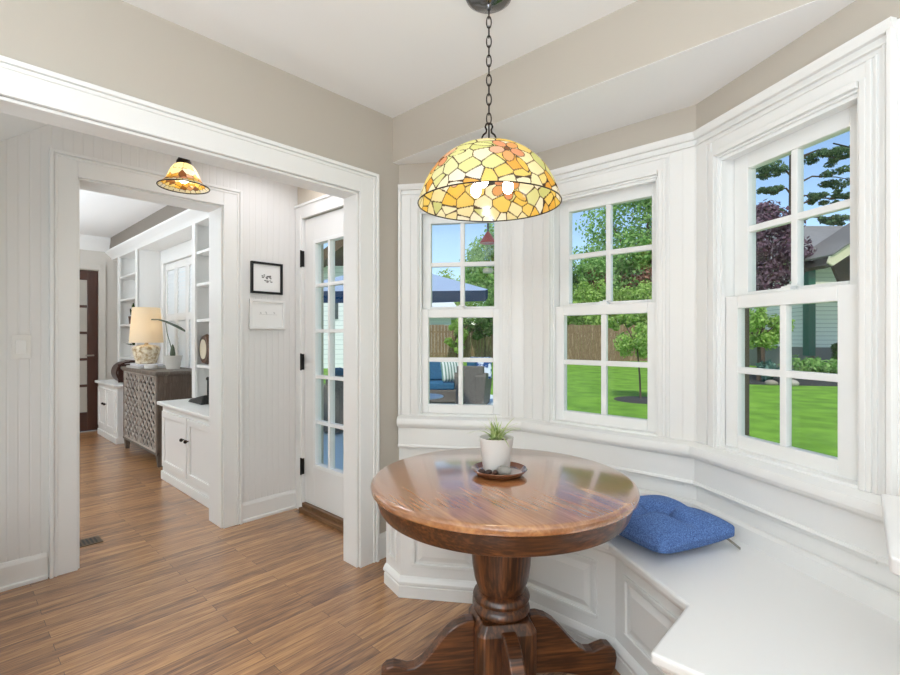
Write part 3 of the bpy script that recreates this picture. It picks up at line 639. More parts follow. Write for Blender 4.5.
# pictures, switch plate, floor register
pf = thing('framed_sketch', 'black-framed pencil sketch on the beadboard wall', 'picture', (X2+.002, 1.527, 1.505))
def frm(m, x, y0, y1, z0, z1, w, t):
    m.box(x, x+t, y0, y0+w, z0, z1); m.box(x, x+t, y1-w, y1, z0, z1); m.box(x, x+t, y0+w, y1-w, z0, z0+w); m.box(x, x+t, y0+w, y1-w, z1-w, z1)
m = MB(); frm(m, X2+.002, 1.416, 1.638, 1.505, 1.717, .015, .018); m.build('frame', BLACK, pf, .001)
PAPER = plain('white_paper', '#eeedea', .6); INK = plain('grey_pencil', '#8b8a88', .9)
m = MB(); m.box(X2+.003, X2+.008, 1.431, 1.623, 1.52, 1.702); m.build('paper', PAPER, pf)
m = MB()
for k in range(26):
    a, b = random.uniform(1.490, 1.555), random.uniform(1.590, 1.640); m.box(X2+.008, X2+.0086, a, a+random.uniform(.006, .02), b-.01, b-.01+random.uniform(.003, .010))
m.build('sketch', INK, pf)['label'] = 'small grey pencil sketch'
pf = thing('white_framed_art', 'white-framed pale print below the black-framed sketch', 'picture', (X2+.002, 1.531, 1.266))
m = MB(); frm(m, X2+.002, 1.406, 1.656, 1.266, 1.465, .018, .022); m.build('frame', TRIM, pf, .002)
m = MB(); m.box(X2+.003, X2+.012, 1.424, 1.638, 1.284, 1.447); m.build('paper', PAPER, pf)
m = MB()
for k in range(14): y = random.choice((1.478, 1.513, 1.572))+random.uniform(0, .010); m.box(X2+.0118, X2+.0126, y, y+.005, 1.368+.001*k, 1.372+.001*k)
m.box(X2+.0118, X2+.0122, 1.47, 1.60, 1.3645, 1.366)
m.build('print', plain('faint_ink', '#bdbcb9', .9), pf)['label'] = 'faint grey print'
sw = thing('light_switch', 'white switch plate on the beadboard wall left of the doorway', 'switch', (X2+.001, .282, 1.106))
m = MB(); m.box(X2+.001, X2+.007, .246, .319, 1.106, 1.222); m.build('plate', plain('white_plastic', '#e6e4df', .35), sw, .002)
m = MB(); m.box(X2+.007, X2+.012, .264, .300, 1.130, 1.198); m.build('rocker', plain('white_rocker', '#eceae6', .3), sw, .002)
vt = thing('floor_register', 'bronze slotted floor vent just inside the living room doorway', 'floor vent', (-3.50, .55, .001))
m = MB(); m.box(-3.565, -3.435, .40, .675, .001, .004); m.build('grille', plain('bronze_grille', '#5f4f3d', .4, .5), vt, .001)
m = MB()
for k in range(13): yy = .415+k*.019; m.box(-3.545, -3.455, yy, yy+.010, .004, .0046)
m.build('slots', BLACK, vt)['label'] = 'dark slots'

# ------------------------------------------------------------------ living room
WXA, WXB = -6.28, -4.87           # window opening
m = MB(); m.box(LX, WXA, LY, LY+.16, 0, LC+.1); m.box(WXB, X2B, LY, LY+.16, 0, LC+.1); m.box(WXA, WXB, LY, LY+.16, 0, .80); m.box(WXA, WXB, LY, LY+.16, 2.07, LC+.1)
struct(m, 'wall_living_window', TRIM, 'white living room wall with the shuttered window', 'wall')
m = MB(); m.box(LX-.12, LX, 1.455, LY+.16, 0, LC+.1); m.box(LX-.12, LX, -3.3, .60, 0, LC+.1); m.box(LX-.12, LX, .60, 1.455, 2.09, LC+.1)
struct(m, 'wall_living_far', GREIGE, 'greige far living room wall with the dark door', 'wall')
m = MB(); m.box(LX-.1, X2B, -3.4, -3.3, 0, LC+.1)
struct(m, 'wall_living_rear', GREIGE, 'greige living room wall opposite its window', 'wall')
m = MB(); m.box(LX-.1, X2B+.19, -3.4, LY+.16, LC, LC+.1)
struct(m, 'ceiling_living', WHITE, 'white living room ceiling', 'ceiling')
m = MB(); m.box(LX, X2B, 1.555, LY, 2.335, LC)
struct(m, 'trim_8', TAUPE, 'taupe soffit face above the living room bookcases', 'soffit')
m = MB(); m.sweep([(LX, 1.56), (X2B, 1.56)], [(-.26, 2.236), (-.03, 2.236), (-.02, 2.262), (.0, 2.285), (.03, 2.31), (.045, 2.325), (.045, 2.345), (-.26, 2.345)])
m.sweep([(LX, -3.3), (LX, 1.555)], [(0, 2.335), (.02, 2.335), (.03, 2.37), (.055, 2.42), (.085, 2.46), (.095, 2.48), (.095, 2.514), (0, 2.514)])
struct(m, 'trim_9', TRIM, 'white crown moulding around the living room', 'moulding', 0, 25)
m = MB()
a, b = sorted((LX, LX+.02)); m.box(a, b, 1.455, 1.52, 0, 2.15); m.box(a, b, .54, 1.455, 2.09, 2.15); m.box(a, b, .54, .60, 0, 2.09)
m.box(LX-.12, LX, 1.445, 1.456, 0, 2.09); m.box(LX-.12, LX, .60, .61, 0, 2.09); m.box(LX-.12, LX, .60, 1.455, 2.08, 2.09)
struct(m, 'trim_10', GREIGE, 'greige casing around the dark living room door', 'door casing', .003)
DW = plain('dark_brown_door_stain', '#46281d', .35, coat=.3, var=.25, vscale=5)
d2 = thing('door_2', 'dark brown french door with five obscure glass panes', 'door', (LX-.03, 1.02, .005), 0, None, 'structure')
m = MB(); q0, q1 = .615, 1.440; x0, x1 = LX-.045, LX-.005
m.box(x0, x1, q0, q0+.115, .005, 2.075); m.box(x0, x1, q1-.115, q1, .005, 2.075); m.box(x0, x1, q0+.115, q1-.115, .005, .25); m.box(x0, x1, q0+.115, q1-.115, 1.95, 2.075)
for k in range(1, 5): zz = .25+1.7*k/5; m.box(x0+.006, x1-.004, q0+.115, q1-.115, zz-.016, zz+.016)
m.build('frame', DW, d2, .003)
m = MB(); m.box(LX-.028, LX-.022, q0+.11, q1-.11, .245, 1.955); m.build('pane', plain('obscure_glass', '#b6b0a6', .3), d2)['label'] = 'pale obscure glass'
m = MB(); m.tube([(x1, q1-.055, .98), (x1+.05, q1-.055, .98), (x1+.055, q1-.14, .98)], .010, 8); m.lathe([(.001, 0), (.026, 0), (.026, .008), (.001, .008)], 16); m.build('handle', BRASS, d2, 0, True)
# window with white shutters
wl = thing('window_4', 'bright living room window with white louvred shutters', 'window', ((WXA+WXB)/2, LY, .80), 0, None, 'structure')
m = MB(); frmz = ((WXA-.08, WXA, .72, 2.15), (WXB, WXB+.08, .72, 2.15), (WXA, WXB, 2.07, 2.15), (WXA, WXB, .72, .80))
for (a, b, c, d) in frmz: m.box(a, b, LY-.022, LY, c, d)
m.build('casing', TRIM, wl, .003)
m = MB(); m.box(WXA, WXB, LY+.09, LY+.096, .80, 2.07); m.build('pane', GLASS, wl)
NP = 4; pw = (WXB-WXA)/NP; SHUT = shade_mat('shutter_paint', None, '#f7f7f6', .3, .02)
for k in range(NP):
    xa = WXA+k*pw+.003; xb = xa+pw-.006; m = MB()
    m.box(xa, xa+.045, LY+.005, LY+.035, .805, 2.065); m.box(xb-.045, xb, LY+.005, LY+.035, .805, 2.065)
    for zz in (.805, 1.40, 1.985): m.box(xa+.045, xb-.045, LY+.005, LY+.035, zz, zz+.08)
    m.build('shutter', TRIM, wl, .002)
    m = MB()
    for z0, z1 in ((.885, 1.40), (1.48, 1.985)):
        n = int((z1-z0)/.046)
        for i in range(n):
            zc = z0+(i+.5)*(z1-z0)/n; m.add([(xa+.045, LY+.015, zc-.027), (xb-.045, LY+.015, zc-.027), (xb-.045, LY+.024, zc+.025), (xa+.045, LY+.024, zc+.025)], [(0, 1, 2, 3)])
    m.build('louvres', SHUT, wl)
# bookcases over base cabinets, either side of the window
def basecab(name, label, x0, x1, yf, htop, doors):
    t = thing(name, label, 'cabinet', ((x0+x1)/2, (yf+LY)/2, 0))
    m = MB(); m.box(x0+.01, x1-.002, yf, LY-.003, .07, htop-.03); m.box(x0+.0, x1-.002, yf-.012, LY-.003, .001, .07); m.build('body', TRIM, t, .003)
    m = MB(); m.box(x0-.03, x1+(.03 if x1 < -6 else -.002), yf-.035, LY-.003, htop-.03, htop); m.build('top', TRIM, t, .006)
    w = (x1-x0-.08)/doors
    for k in range(doors):
        a = x0+.05+k*w; b = a+w-.03
        m = MB(); z0, z1 = .12, htop-.075; s = .05
        m.box(a, a+s, yf-.018, yf, z0, z1); m.box(b-s, b, yf-.018, yf, z0, z1); m.box(a+s, b-s, yf-.018, yf, z0, z0+s); m.box(a+s, b-s, yf-.018, yf, z1-s, z1); m.box(a+s, b-s, yf-.006, yf, z0+s, z1-s)
        dd = m.build('door', TRIM, t, .002)
        kx = b-.03 if k % 2 == 0 else a+.03
        m = MB(); m.tube([(kx, yf-.018, .42), (kx, yf-.034, .42)], .005, 8); m.sphere((kx, yf-.04, .42), .014, 12, 8); m.build('knob', IRON, dd, 0, True)
    return t
basecab('base_cabinet', 'white two-door cabinet in the living room nearest the doorway', -4.62, -3.335, 1.325, .662, 2)
basecab('base_cabinet', 'white cabinet beside the dark door, farthest from the doorway', -7.36, -6.45, 1.395, .672, 2)
def bookcase(label, x0, x1, zb):
    t = thing('bookcase', label, 'bookcase', ((x0+x1)/2, 1.71, zb)); yf = 1.60; yb = LY-.004
    m = MB(); m.box(x0, x0+.02, yf, yb, zb, 2.236); m.box(x1-.02, x1, yf, yb, zb, 2.236); m.box(x0+.02, x1-.02, yb-.015, yb, zb, 2.236)
    m.box(x0, x0+.075, yf-.012, yf+.01, zb, 2.236); m.box(x1-.075, x1, yf-.012, yf+.01, zb, 2.236); m.build('case', TRIM, t, .002)
    for z in (.965, 1.375, 1.695, 1.985):
        m = MB(); m.box(x0+.02, x1-.02, yf+.004, yb-.015, z-.025, z); m.build('shelf', TRIM, t, .002)
    return t
bookcase('white built-in bookcase nearest the living room doorway', -4.70, -3.335, .6625)
bookcase('white built-in bookcase beside the dark brown door', -7.33, -6.45, .6725)

# grey lattice console
GW = oak('grey_weathered_wood', '#82776c', '#5f554c', 'Z', 1.5, .6, 0, 10); GWD = oak('brown_weathered_side', '#7d6c5e', '#574a40', 'Z', 1.5, .6, 0, 10)
cs = thing('lattice_console', 'grey-brown console cabinet with lattice doors under the living room window', 'console', (-5.6, 1.6, 0))
CX0, CX1, CY0, CY1 = -6.19, -5.005, 1.395, 1.79
m = MB(); m.box(CX0+.012, CX1-.012, CY0+.03, CY1, .11, .855); m.box(CX0, CX0+.05, CY0, CY0+.05, .11, .855); m.box(CX1-.05, CX1, CY0, CY0+.05, .11, .855); m.box(CX1-.05, CX1, CY1-.05, CY1, .11, .855)
m.box(CX1-.014, CX1, CY0+.05, CY1-.05, .11, .19); m.box(CX1-.014, CX1, CY0+.05, CY1-.05, .78, .855); m.build('body', GWD, cs, .003)
m = MB(); m.box(CX0-.02, CX1+.025, CY0-.022, CY1+.005, .862, .892); m.box(CX0-.008, CX1+.010, CY0-.010, CY1, .850, .862); m.build('top', GW, cs, .004)
m = MB(); m.box(CX0, CX1, CY0-.004, CY0+.03, .11, .135); m.build('bottom_rail', GW, cs, .003)
DK = plain('dark_lattice_backing', '#120f0e', .6)
LAT = plain('grey_lattice', '#b3a99f', .55, var=.15)
hw = (CX1-CX0-.1)/2
for k in range(2):
    a = CX0+.05+k*hw; b = a+hw; m = MB(); m.box(a+.004, b-.004, CY0+.012, CY0+.028, .14, .850); dd = m.build('door', DK, cs); dd['label'] = 'dark door panel behind the lattice'
    m = MB(); nc = 4; sp = (b-a-.02)/nc
    for i in range(nc+1):
        xs = a+.01+i*sp
        for sg in (1, -1):
            pv = []
            for j in range(61):
                z = .14+.71*j/60; x = min(b-.006, max(a+.006, xs+sg*.052*math.sin(2*PI*(z-.14)/.178+(PI if i % 2 else 0)))); pv.append((x, z))
            n = len(pv); h = .0075
            vs = [(x-h, CY0-.003, z) for x, z in pv]+[(x+h, CY0-.003, z) for x, z in pv]+[(x-h, CY0+.012, z) for x, z in pv]+[(x+h, CY0+.012, z) for x, z in pv]
            fs_ = []
            for j in range(n-1): fs_ += [(j, j+1, n+j+1, n+j), (2*n+j, 3*n+j, 3*n+j+1, 2*n+j+1), (j, 2*n+j, 2*n+j+1, j+1), (n+j, n+j+1, 3*n+j+1, 3*n+j)]
            m.add(vs, fs_)
    m.box(a, b, CY0-.004, CY0+.012, .135, .15); m.box(a, b, CY0-.004, CY0+.012, .84, .855)
    m.build('lattice', LAT, dd)
for x, y in ((CX0+.03, CY0+.03), (CX1-.03, CY0+.03), (CX0+.03, CY1-.03), (CX1-.03, CY1-.03)):
    m = MB(); r1, r0 = .028, .018; m.add([(x+sx_*r0, y+sy_*r0, .001) for sx_, sy_ in ((-1, -1), (1, -1), (1, 1), (-1, 1))]+[(x+sx_*r1, y+sy_*r1, .112) for sx_, sy_ in ((-1, -1), (1, -1), (1, 1), (-1, 1))], [(0, 3, 2, 1), (4, 5, 6, 7), (0, 1, 5, 4), (1, 2, 6, 5), (2, 3, 7, 6), (3, 0, 4, 7)]); m.build('leg', GW, cs, .002)
# things on the console
bk = MB().box(-.20, .20, -.13, .13, 0, .022).build('book', plain('pale_book_cover', '#b9b6b2', .5), None, .003); bk.location = (-5.79, 1.515, .8925); bk.rotation_euler = (0, 0, .05); tag(bk, 'pale grey large flat book under the table lamp', 'book', 'books under the table lamp')
bk = MB().box(-.17, .17, -.115, .115, 0, .020).build('book', plain('lilac_book_cover', '#cfccd2', .5), None, .003); bk.location = (-5.785, 1.512, .9148); bk.rotation_euler = (0, 0, -.04); tag(bk, 'off-white smaller book on top, directly under the table lamp', 'book', 'books under the table lamp')
lp = thing('table_lamp', 'lit table lamp with cream drum shade and carved gold base', 'table lamp', (-5.80, 1.515, .935))
GOLD = two_tone('cream_gold_carving', '#a98b5c', '#efe6cf', 28, .35, .62, .5, .9, 4)
m = MB(); pr = [(.001, 0), (.085, 0), (.095, .01), (.105, .05), (.118, .10), (.126, .14), (.128, .165), (.110, .185), (.05, .195), (.02, .20), (.012, .24), (.001, .24)]
m.lathe(pr, 48, cap=False); o = m.build('base', GOLD, lp, 0, 60, local=True)
MB().lathe([(.158, .222), (.156, .225), (.128, .590), (.126, .590), (.154, .220)], 64, cap=False).build('lamp_shade', shade_mat('linen_shade', None, '#f7ecd6', .5, 0), lp, 0, 30, local=True)
MB().sphere((0, 0, .40), .032).build('bulb', BULBL, lp, 0, True, local=True)
m = MB(); m.tube([(0, 0, .238), (0, 0, .372)], .012, 8)
for a in (0, 2*PI/3, 4*PI/3): m.tube([(0, 0, .26), (.153*math.cos(a), .153*math.sin(a), .226)], .002, 5)
m.build('harp', BRASS, lp, local=True)
cd = MB().lathe([(.001, 0), (.05, 0), (.058, .008), (.058, .04), (.052, .045), (.05, .03), (.001, .03)], 32, cap=False).build('candle_dish', CERAM, None, 0, 30); cd.location = (-5.50, 1.475, .8925); tag(cd, 'small white dish on the console between lamp and orchid', 'dish')
op = thing('potted_orchid', 'orchid with one arching leaf in a white pot on the console', 'plant', (-5.36, 1.635, .8925))
MB().lathe([(.001, 0), (.058, 0), (.062, .01), (.085, .13), (.088, .135), (.080, .135), (.075, .115), (.001, .11)], 32, cap=False).build('pot', plain('off_white_pot', '#dcd8d0', .4), op, 0, 30, local=True)
ORCH = plain('orchid_green', '#46513c', .45)
m = MB(); m.lathe([(.001, .11), (.02, .11), (.026, .15), (.018, .21), (.008, .24), (.001, .25)], 12, (-.012, 0, 0), False); m.build('bud', ORCH, op, 0, 60, local=True)
m = MB(); r_ = Vector((math.cos(YAW), math.sin(YAW), 0)); m.tube([(-.012, 0, .15), (-.03*r_.x-.01, -.03*r_.y, .27), (-.06*r_.x, -.06*r_.y, .36), (-.075*r_.x, -.075*r_.y, .475)], .0035, 6); m.build('stem', ORCH, op, 0, True, local=True)
m = MB(); P_ = [(-.22, .500, .006), (-.14, .500, .022), (-.06, .478, .040), (.01, .450, .052), (.06, .425, .050), (.105, .398, .032), (.125, .380, .006)]; vs = []
for x, z, w in P_: q = r_*x; vs += [(q.x+r_.y*w, q.y-r_.x*w, z-.008), (q.x, q.y, z+.006), (q.x-r_.y*w, q.y+r_.x*w, z-.004)]
m.add(vs, [f for i in range(len(P_)-1) for f in ((3*i, 3*i+1, 3*i+4, 3*i+3), (3*i+1, 3*i+2, 3*i+5, 3*i+4))]); m.build('leaf', ORCH, op, local=True)
# brown curved rack on the far cabinet
m = MB(); arc = []
for i in range(19): a = math.radians(75+i*11); arc.append((.16*math.cos(a)-.02, .17+.165*math.sin(a)))
arc2 = [(.30, .345), (.06, .345)]; pl_ = [(.30, .35)]+[(.02, .352)]+arc[1:]; inn = [(x*.86+.0, (z-.17)*.86+.17) for x, z in arc[1:]][::-1]
poly = pl_+inn+[(.03, .315), (.30, .300)]
n = len(poly); m.add([(x, -.13, z) for x, z in poly]+[(x, .13, z) for x, z in poly], [tuple(range(n)), tuple(range(n, 2*n))[::-1]]+[(i, (i+1) % n, n+(i+1) % n, n+i) for i in range(n)])
m.box(-.15, .06, -.125, -.115, .02, .30)
o = m.build('magazine_rack', plain('dark_brown_leather', '#3a1f17', .35, var=.3), None, .004); o.location = (-6.70, 1.545, .6725); o.scale = (.74, .9, .76); o.rotation_euler = (0, 0, PI/2); tag(o, 'dark brown curved magazine rack on the far white cabinet', 'magazine rack')
# shelf things
def shelf_plant(name, label, loc, pot_mat, leaf, ph, lr, lh):
    t = thing(name, label, 'plant', loc)
    MB().lathe([(.001, 0), (.045, 0), (.055, ph), (.050, ph), (.046, ph-.015), (.001, ph-.015)], 24, cap=False).build('pot', pot_mat, t, 0, 30, local=True)
    m = MB()
    for k in range(40):
        a = random.uniform(0, 2*PI); e = random.uniform(.1, 1.3); L_ = random.uniform(.5, 1)*lh; d = Vector((math.cos(a)*math.sin(e)*lr/lh, math.sin(a)*math.sin(e)*lr/lh, math.cos(e)))*L_; b = Vector((0, 0, ph-.01)); s = Vector((-math.sin(a), math.cos(a), 0))*.016
        m.add([tuple(b), tuple(b+d*.6+s), tuple(b+d), tuple(b+d*.6-s)], [(0, 1, 2, 3)])
    m.build('leaves', leaf, t, local=True); return t
DGR = leaf_mat('dark_green_leaf', '#24301d', '#4a5c35')
shelf_plant('potted_plant', 'upright dark plant in a brown pot on the far bookcase shelf', (-7.02, 1.69, 1.3755), plain('brown_pot', '#4a3026', .6), DGR, .10, .07, .20)
shelf_plant('potted_plant', 'low bushy plant in a white pot on the far bookcase, lowest shelf', (-6.90, 1.68, .9655), CERAM, DGR, .15, .15, .10)
t = thing('picture_frame', 'small dark framed photo standing on the far bookcase shelf', 'picture', (-6.56, 1.70, 1.6955))
m = MB(); m.box(-6.66, -6.50, 1.69, 1.71, 1.6955, 1.86); m.build('frame', DW, t, .003)
m = MB(); m.box(-6.64, -6.52, 1.686, 1.690, 1.715, 1.84); m.build('photo', plain('sepia_photo', '#8d7762', .5), t)
t = thing('oval_clock', 'oval brown wooden mantel clock on the near bookcase shelf', 'clock', (-4.55, 1.665, .9655))
m = MB(); m.tf = Matrix.Translation((-4.55, 1.665, 1.104)) @ Matrix.Rotation(PI/2, 4, 'X'); m.lathe([(.08, -.03), (.105, -.03), (.118, 0), (.105, .03), (.08, .03)], 48, cap=False, ey=1.17); m.lathe([(.001, -.03), (.085, -.03), (.085, .0), (.001, .0)], 48, cap=False, ey=1.17); m.build('case', oak('brown_clock_wood', '#7a5434', '#43291a', 'Z', 2, .35, .3), t, 0, 40)
m = MB(); m.tf = Matrix.Translation((-4.55, 1.633, 1.104)) @ Matrix.Rotation(PI/2, 4, 'X'); m.lathe([(.001, 0), (.076, 0), (.076, .004), (.001, .004)], 48, cap=False, ey=1.17); m.build('face', plain('cream_clock_face', '#d8cdb4', .5), t)
t = thing('candle_snuffer', 'black low ornament with upright stem on the near cabinet top', 'ornament', (-4.27, 1.50, .6625))
m = MB(); m.add([(-4.42, 1.46, .6625), (-4.12, 1.46, .6625), (-4.12, 1.60, .6625), (-4.42, 1.60, .6625), (-4.42, 1.48, .685), (-4.12, 1.48, .74), (-4.12, 1.58, .74), (-4.42, 1.58, .685)], [(0, 3, 2, 1), (4, 5, 6, 7), (0, 1, 5, 4), (1, 2, 6, 5), (2, 3, 7, 6), (3, 0, 4, 7)]); m.build('body', BLACK, t, .008)
m = MB(); m.tube([(-4.16, 1.53, .73), (-4.16, 1.53, .86)], .008, 8); m.sphere((-4.16, 1.53, .87), .016); m.build('stem', BLACK, t, 0, True)

# ------------------------------------------------------------------ outdoors: R metres to the right of and D metres along the view axis
FW = Vector((-math.sin(YAW), math.cos(YAW), 0)); RT = Vector((math.cos(YAW), math.sin(YAW), 0))
def yd(R, D, z=0): v = RT*R+FW*D; return (v.x, v.y, z)
def gz(D): return -.30+.0195*D
YM = Matrix(((RT.x, FW.x, 0, 0), (RT.y, FW.y, 0, 0), (0, 0, 1, 0), (0, 0, 0, 1)))   # local (R, D, z)
GRASS = two_tone('lawn_green', '#5f8a2b', '#86b33c', 2.2, .3, .7, .9, .4, 10)
m = MB(); m.add([yd(-45, -8, gz(-8)), yd(45, -8, gz(-8)), yd(45, 80, gz(80)), yd(-45, 80, gz(80))], [(0, 1, 2, 3)])
struct(m, 'lawn', GRASS, 'mown green lawn rising gently away from the house', 'lawn')
def gxy(x, y): return gz(x*FW.x+y*FW.y)
pt = [(-10, 1.98), (-2.3, 1.98), (-2.7, 4.4), (-6.0, 8.3), (-10, 9.0)]
m = MB(); n = len(pt); m.add([(x, y, gxy(x, y)+.035) for x, y in pt]+[(x, y, gxy(x, y)-.1) for x, y in pt], [tuple(range(n)), tuple(range(n, 2*n))[::-1]]+[(i, (i+1) % n, n+(i+1) % n, n+i) for i in range(n)])
struct(m, 'patio', plain('pale_blue_concrete', '#e2eef1', .7, var=.05), 'pale blue-grey concrete patio outside the back door', 'patio')
# board fence
FENCE = oak('weathered_fence', '#b89e80', '#80664c', 'Z', 1.2, .9, 0, 7)
fe = thing('board_fence', 'weathered brown board fence across the back of the lawn', 'fence', yd(0, 22, gz(22)))
random.seed(3)
for k in range(15):
    R0 = -16+k*2.4; m = MB(); m.tf = YM
    for i in range(16):
        h = 1.66+random.uniform(-.015, .015); x = R0+i*.15; m.box(x+.004, x+.146, 22.0+random.uniform(0, .01), 22.022, gz(22)-.02, gz(22)+h)
    m.box(R0, R0+2.4, 22.022, 22.06, gz(22)+.3, gz(22)+.39); m.box(R0, R0+2.4, 22.022, 22.06, gz(22)+1.3, gz(22)+1.39)
    m.build('board_panel', FENCE, fe)
    m = MB(); m.tf = YM; m.box(R0-.05, R0+.05, 22.022, 22.12, gz(22)-.05, gz(22)+1.7); m.build('post', FENCE, fe)

def blob_leaves(n, centre, radii, nblob, leaf, seed, fill=.35, flat=0.):
    """leaf quads gathered in clumps over an ellipsoid"""
    g = np.random.default_rng(seed)
    u = g.normal(size=(nblob, 3)); u /= np.linalg.norm(u, axis=1)[:, None]; rad = (fill+(1-fill)*g.random((nblob, 1))**.4)
    B = u*rad*np.array(radii)*.86
    idx = g.integers(0, nblob, n); d = g.normal(size=(n, 3)); d /= np.linalg.norm(d, axis=1)[:, None]
    br = np.array(radii).mean()*(.22+.16*g.random(nblob)); P = B[idx]+d*(br[idx]*(.55+.45*g.random(n)))[:, None]*np.array([1, 1, 1-flat]) + np.array(centre)
    nr = d+g.normal(size=(n, 3))*.55+np.array([0, 0, .25]); nr /= np.linalg.norm(nr, axis=1)[:, None]
    t = np.cross(nr, g.normal(size=(n, 3))); t /= np.linalg.norm(t, axis=1)[:, None]; b = np.cross(nr, t)
    s = leaf*(.6+.8*g.random((n, 1)))
    V = np.stack([P-t*s, P+b*s*.55, P+t*s, P-b*s*.55], 1).reshape(-1, 3)
    return V
def leaf_obj(name, V, mat, parent):
    k = len(V)//4; me = bpy.data.meshes.new(name); me.from_pydata(V.tolist(), [], np.arange(4*k).reshape(-1, 4).tolist()); me.materials.append(mat)
    o = bpy.data.objects.new(name, me); COL.objects.link(o)
    if parent: o.parent = parent
    return o
BARK = plain('grey_brown_bark', '#5a4c40', .9, bump=.6, bscale=20, var=.3)
def tree(name, label, R, D, zc, rx, rz, mat, n, leaf, nblob=40, trunk=.12, group=None, fill=.35, ry=None, flat=0., cat='tree'):
    t = thing(name, label, cat, yd(R, D, gz(D)), 0, group); seed = int(abs(R*97+D*13))+5
    V = blob_leaves(n, (0, 0, zc-gz(D)), (rx, ry or rx, rz), nblob, leaf, seed, fill, flat); leaf_obj('crown', V, mat, t)
    if trunk:
        m = MB(); h = zc-gz(D); m.tube([(0, 0, -.05), (.02, .01, h*.45), (-.03, .02, h), (.0, .0, h+rz*.5)], [trunk, trunk*.8, trunk*.55, trunk*.2], 10)
        for k in range(5):
            a = k*1.3; m.tube([(0, 0, h-rz*.55), (rx*.35*math.cos(a), rx*.35*math.sin(a), h-rz*.1), (rx*.6*math.cos(a), rx*.6*math.sin(a), h+rz*.3)], [trunk*.45, trunk*.3, trunk*.1], 6)
        m.build('trunk', BARK, t, 0, True, local=True)
    return t
LG = leaf_mat('mid_green_leaf', '#689a4c', '#b2d684'); LB = leaf_mat('bright_green_leaf', '#7fa848', '#c4de80'); LD = leaf_mat('deep_green_leaf', '#38592f', '#6c9050')
LR = leaf_mat('russet_leaf', '#8a5a48', '#b78a72'); LP = leaf_mat('plum_leaf', '#634450', '#a08694'); LN = leaf_mat('pine_needle', '#4a6650', '#86a274'); LBG = leaf_mat('blue_green_leaf', '#4f7464', '#9cbcae')
tree('shade_tree', 'tallest green shade tree beyond the fence, through the middle window', 11.6, 28, 6.6, 3.7, 4.8, LG, 20000, .115, 110, .25)
tree('shade_tree', 'mid-height green tree beyond the fence, left of the tallest tree', 8.6, 27, 4.3, 2.0, 2.4, LG, 9000, .10, 60, .18)
tree('round_shrub', 'pale green rounded shrub over the fence at middle window left', 7.0, 24.5, 2.6, 1.8, 1.5, LB, 9000, .08, 40, .08, cat='shrub')
tree('round_shrub', 'pale green rounded shrub over the fence at middle window right', 9.9, 24.2, 2.5, 1.8, 1.7, LB, 9000, .08, 40, .08, cat='shrub')
tree('russet_tree', 'russet-leaved tree between green trees through the middle window', 11.2, 25.6, 4.1, 1.8, .9, LR, 3600, .11, 24, .09)
tree('russet_tree', 'small russet tree poking above pale shrub at middle window left', 7.9, 25.8, 4.1, 1.0, .7, LR, 1600, .11, 14, .07)
tree('dark_tree', 'dark green tree at the left edge of the middle window', 5.6, 26, 3.6, 1.3, 2.3, LD, 3000, .13, 30, .12)
tree('dark_shrub', 'dark green shrub against the fence behind the young tree', 10.0, 21.3, 1.75, 1.1, .8, LD, 2200, .09, 20, .05, cat='shrub')
tree('leafy_tree', 'tall bright green tree beyond the fence, right of the umbrella', 2.6, 27, 4.6, 1.7, 3.4, LG, 12000, .10, 70, .16)
tree('leafy_tree', 'low wide green tree beyond the fence, behind the umbrella tip', .55, 34, 3.9, 2.0, 2.3, LB, 8000, .09, 36, .14)
tree('vine_shrub', 'bright green climbing shrub hanging over the fence behind the sofa', .28, 21.5, 1.35, .55, .85, LB, 1600, .075, 16, .03, cat='shrub')
tree('vine_shrub', 'dark green shrub spilling over the fence behind the wicker armchair', 1.55, 21.4, 1.70, .9, .75, LD, 2400, .08, 20, .03, cat='shrub')
tree('leafy_tree', 'green tree over the fence seen through the back door', -3.6, 24, 4.6, 1.2, 1.6, LB, 2500, .12, 24, .1)
# young tree on the lawn with its mulch ring
R_, D_ = 4.02, 10.1; t = thing('young_tree', 'young staked tree with thin trunk on the lawn', 'tree', yd(R_, D_, gz(D_)))
Vv = np.concatenate([blob_leaves(3400, (-RT.x*.02, -RT.y*.02, 1.20), (.62, .62, .40), 26, .036, 11, .25), blob_leaves(1000, (-RT.x*.45, -RT.y*.45, 1.68), (.42, .34, .20), 10, .036, 12, .3)]); leaf_obj('crown', Vv, LB, t)
m = MB(); m.tube([(0, 0, -.03), (-.02, 0, .5), (-.06, -.03, 1.1), (-.25, -.2, 1.6)], [.022, .02, .015, .008], 8); m.build('trunk', BARK, t, 0, True, local=True)
MULCH = plain('dark_mulch', '#3c3b3a', .95, bump=.8, bscale=30, var=.4, vscale=30)
m = MB(); m.tf = Matrix.Translation(yd(R_, D_, gz(D_))); m.lathe([(.001, .035), (.35, .03), (.52, .012), (.60, -.02), (.001, -.02)], 40, cap=False); tag(origin(m.build('mulch_ring', MULCH, None, 0, 60), yd(R_, D_, gz(D_))), 'dark mulch ring on the lawn around the young tree', 'mulch', None, 'stuff')
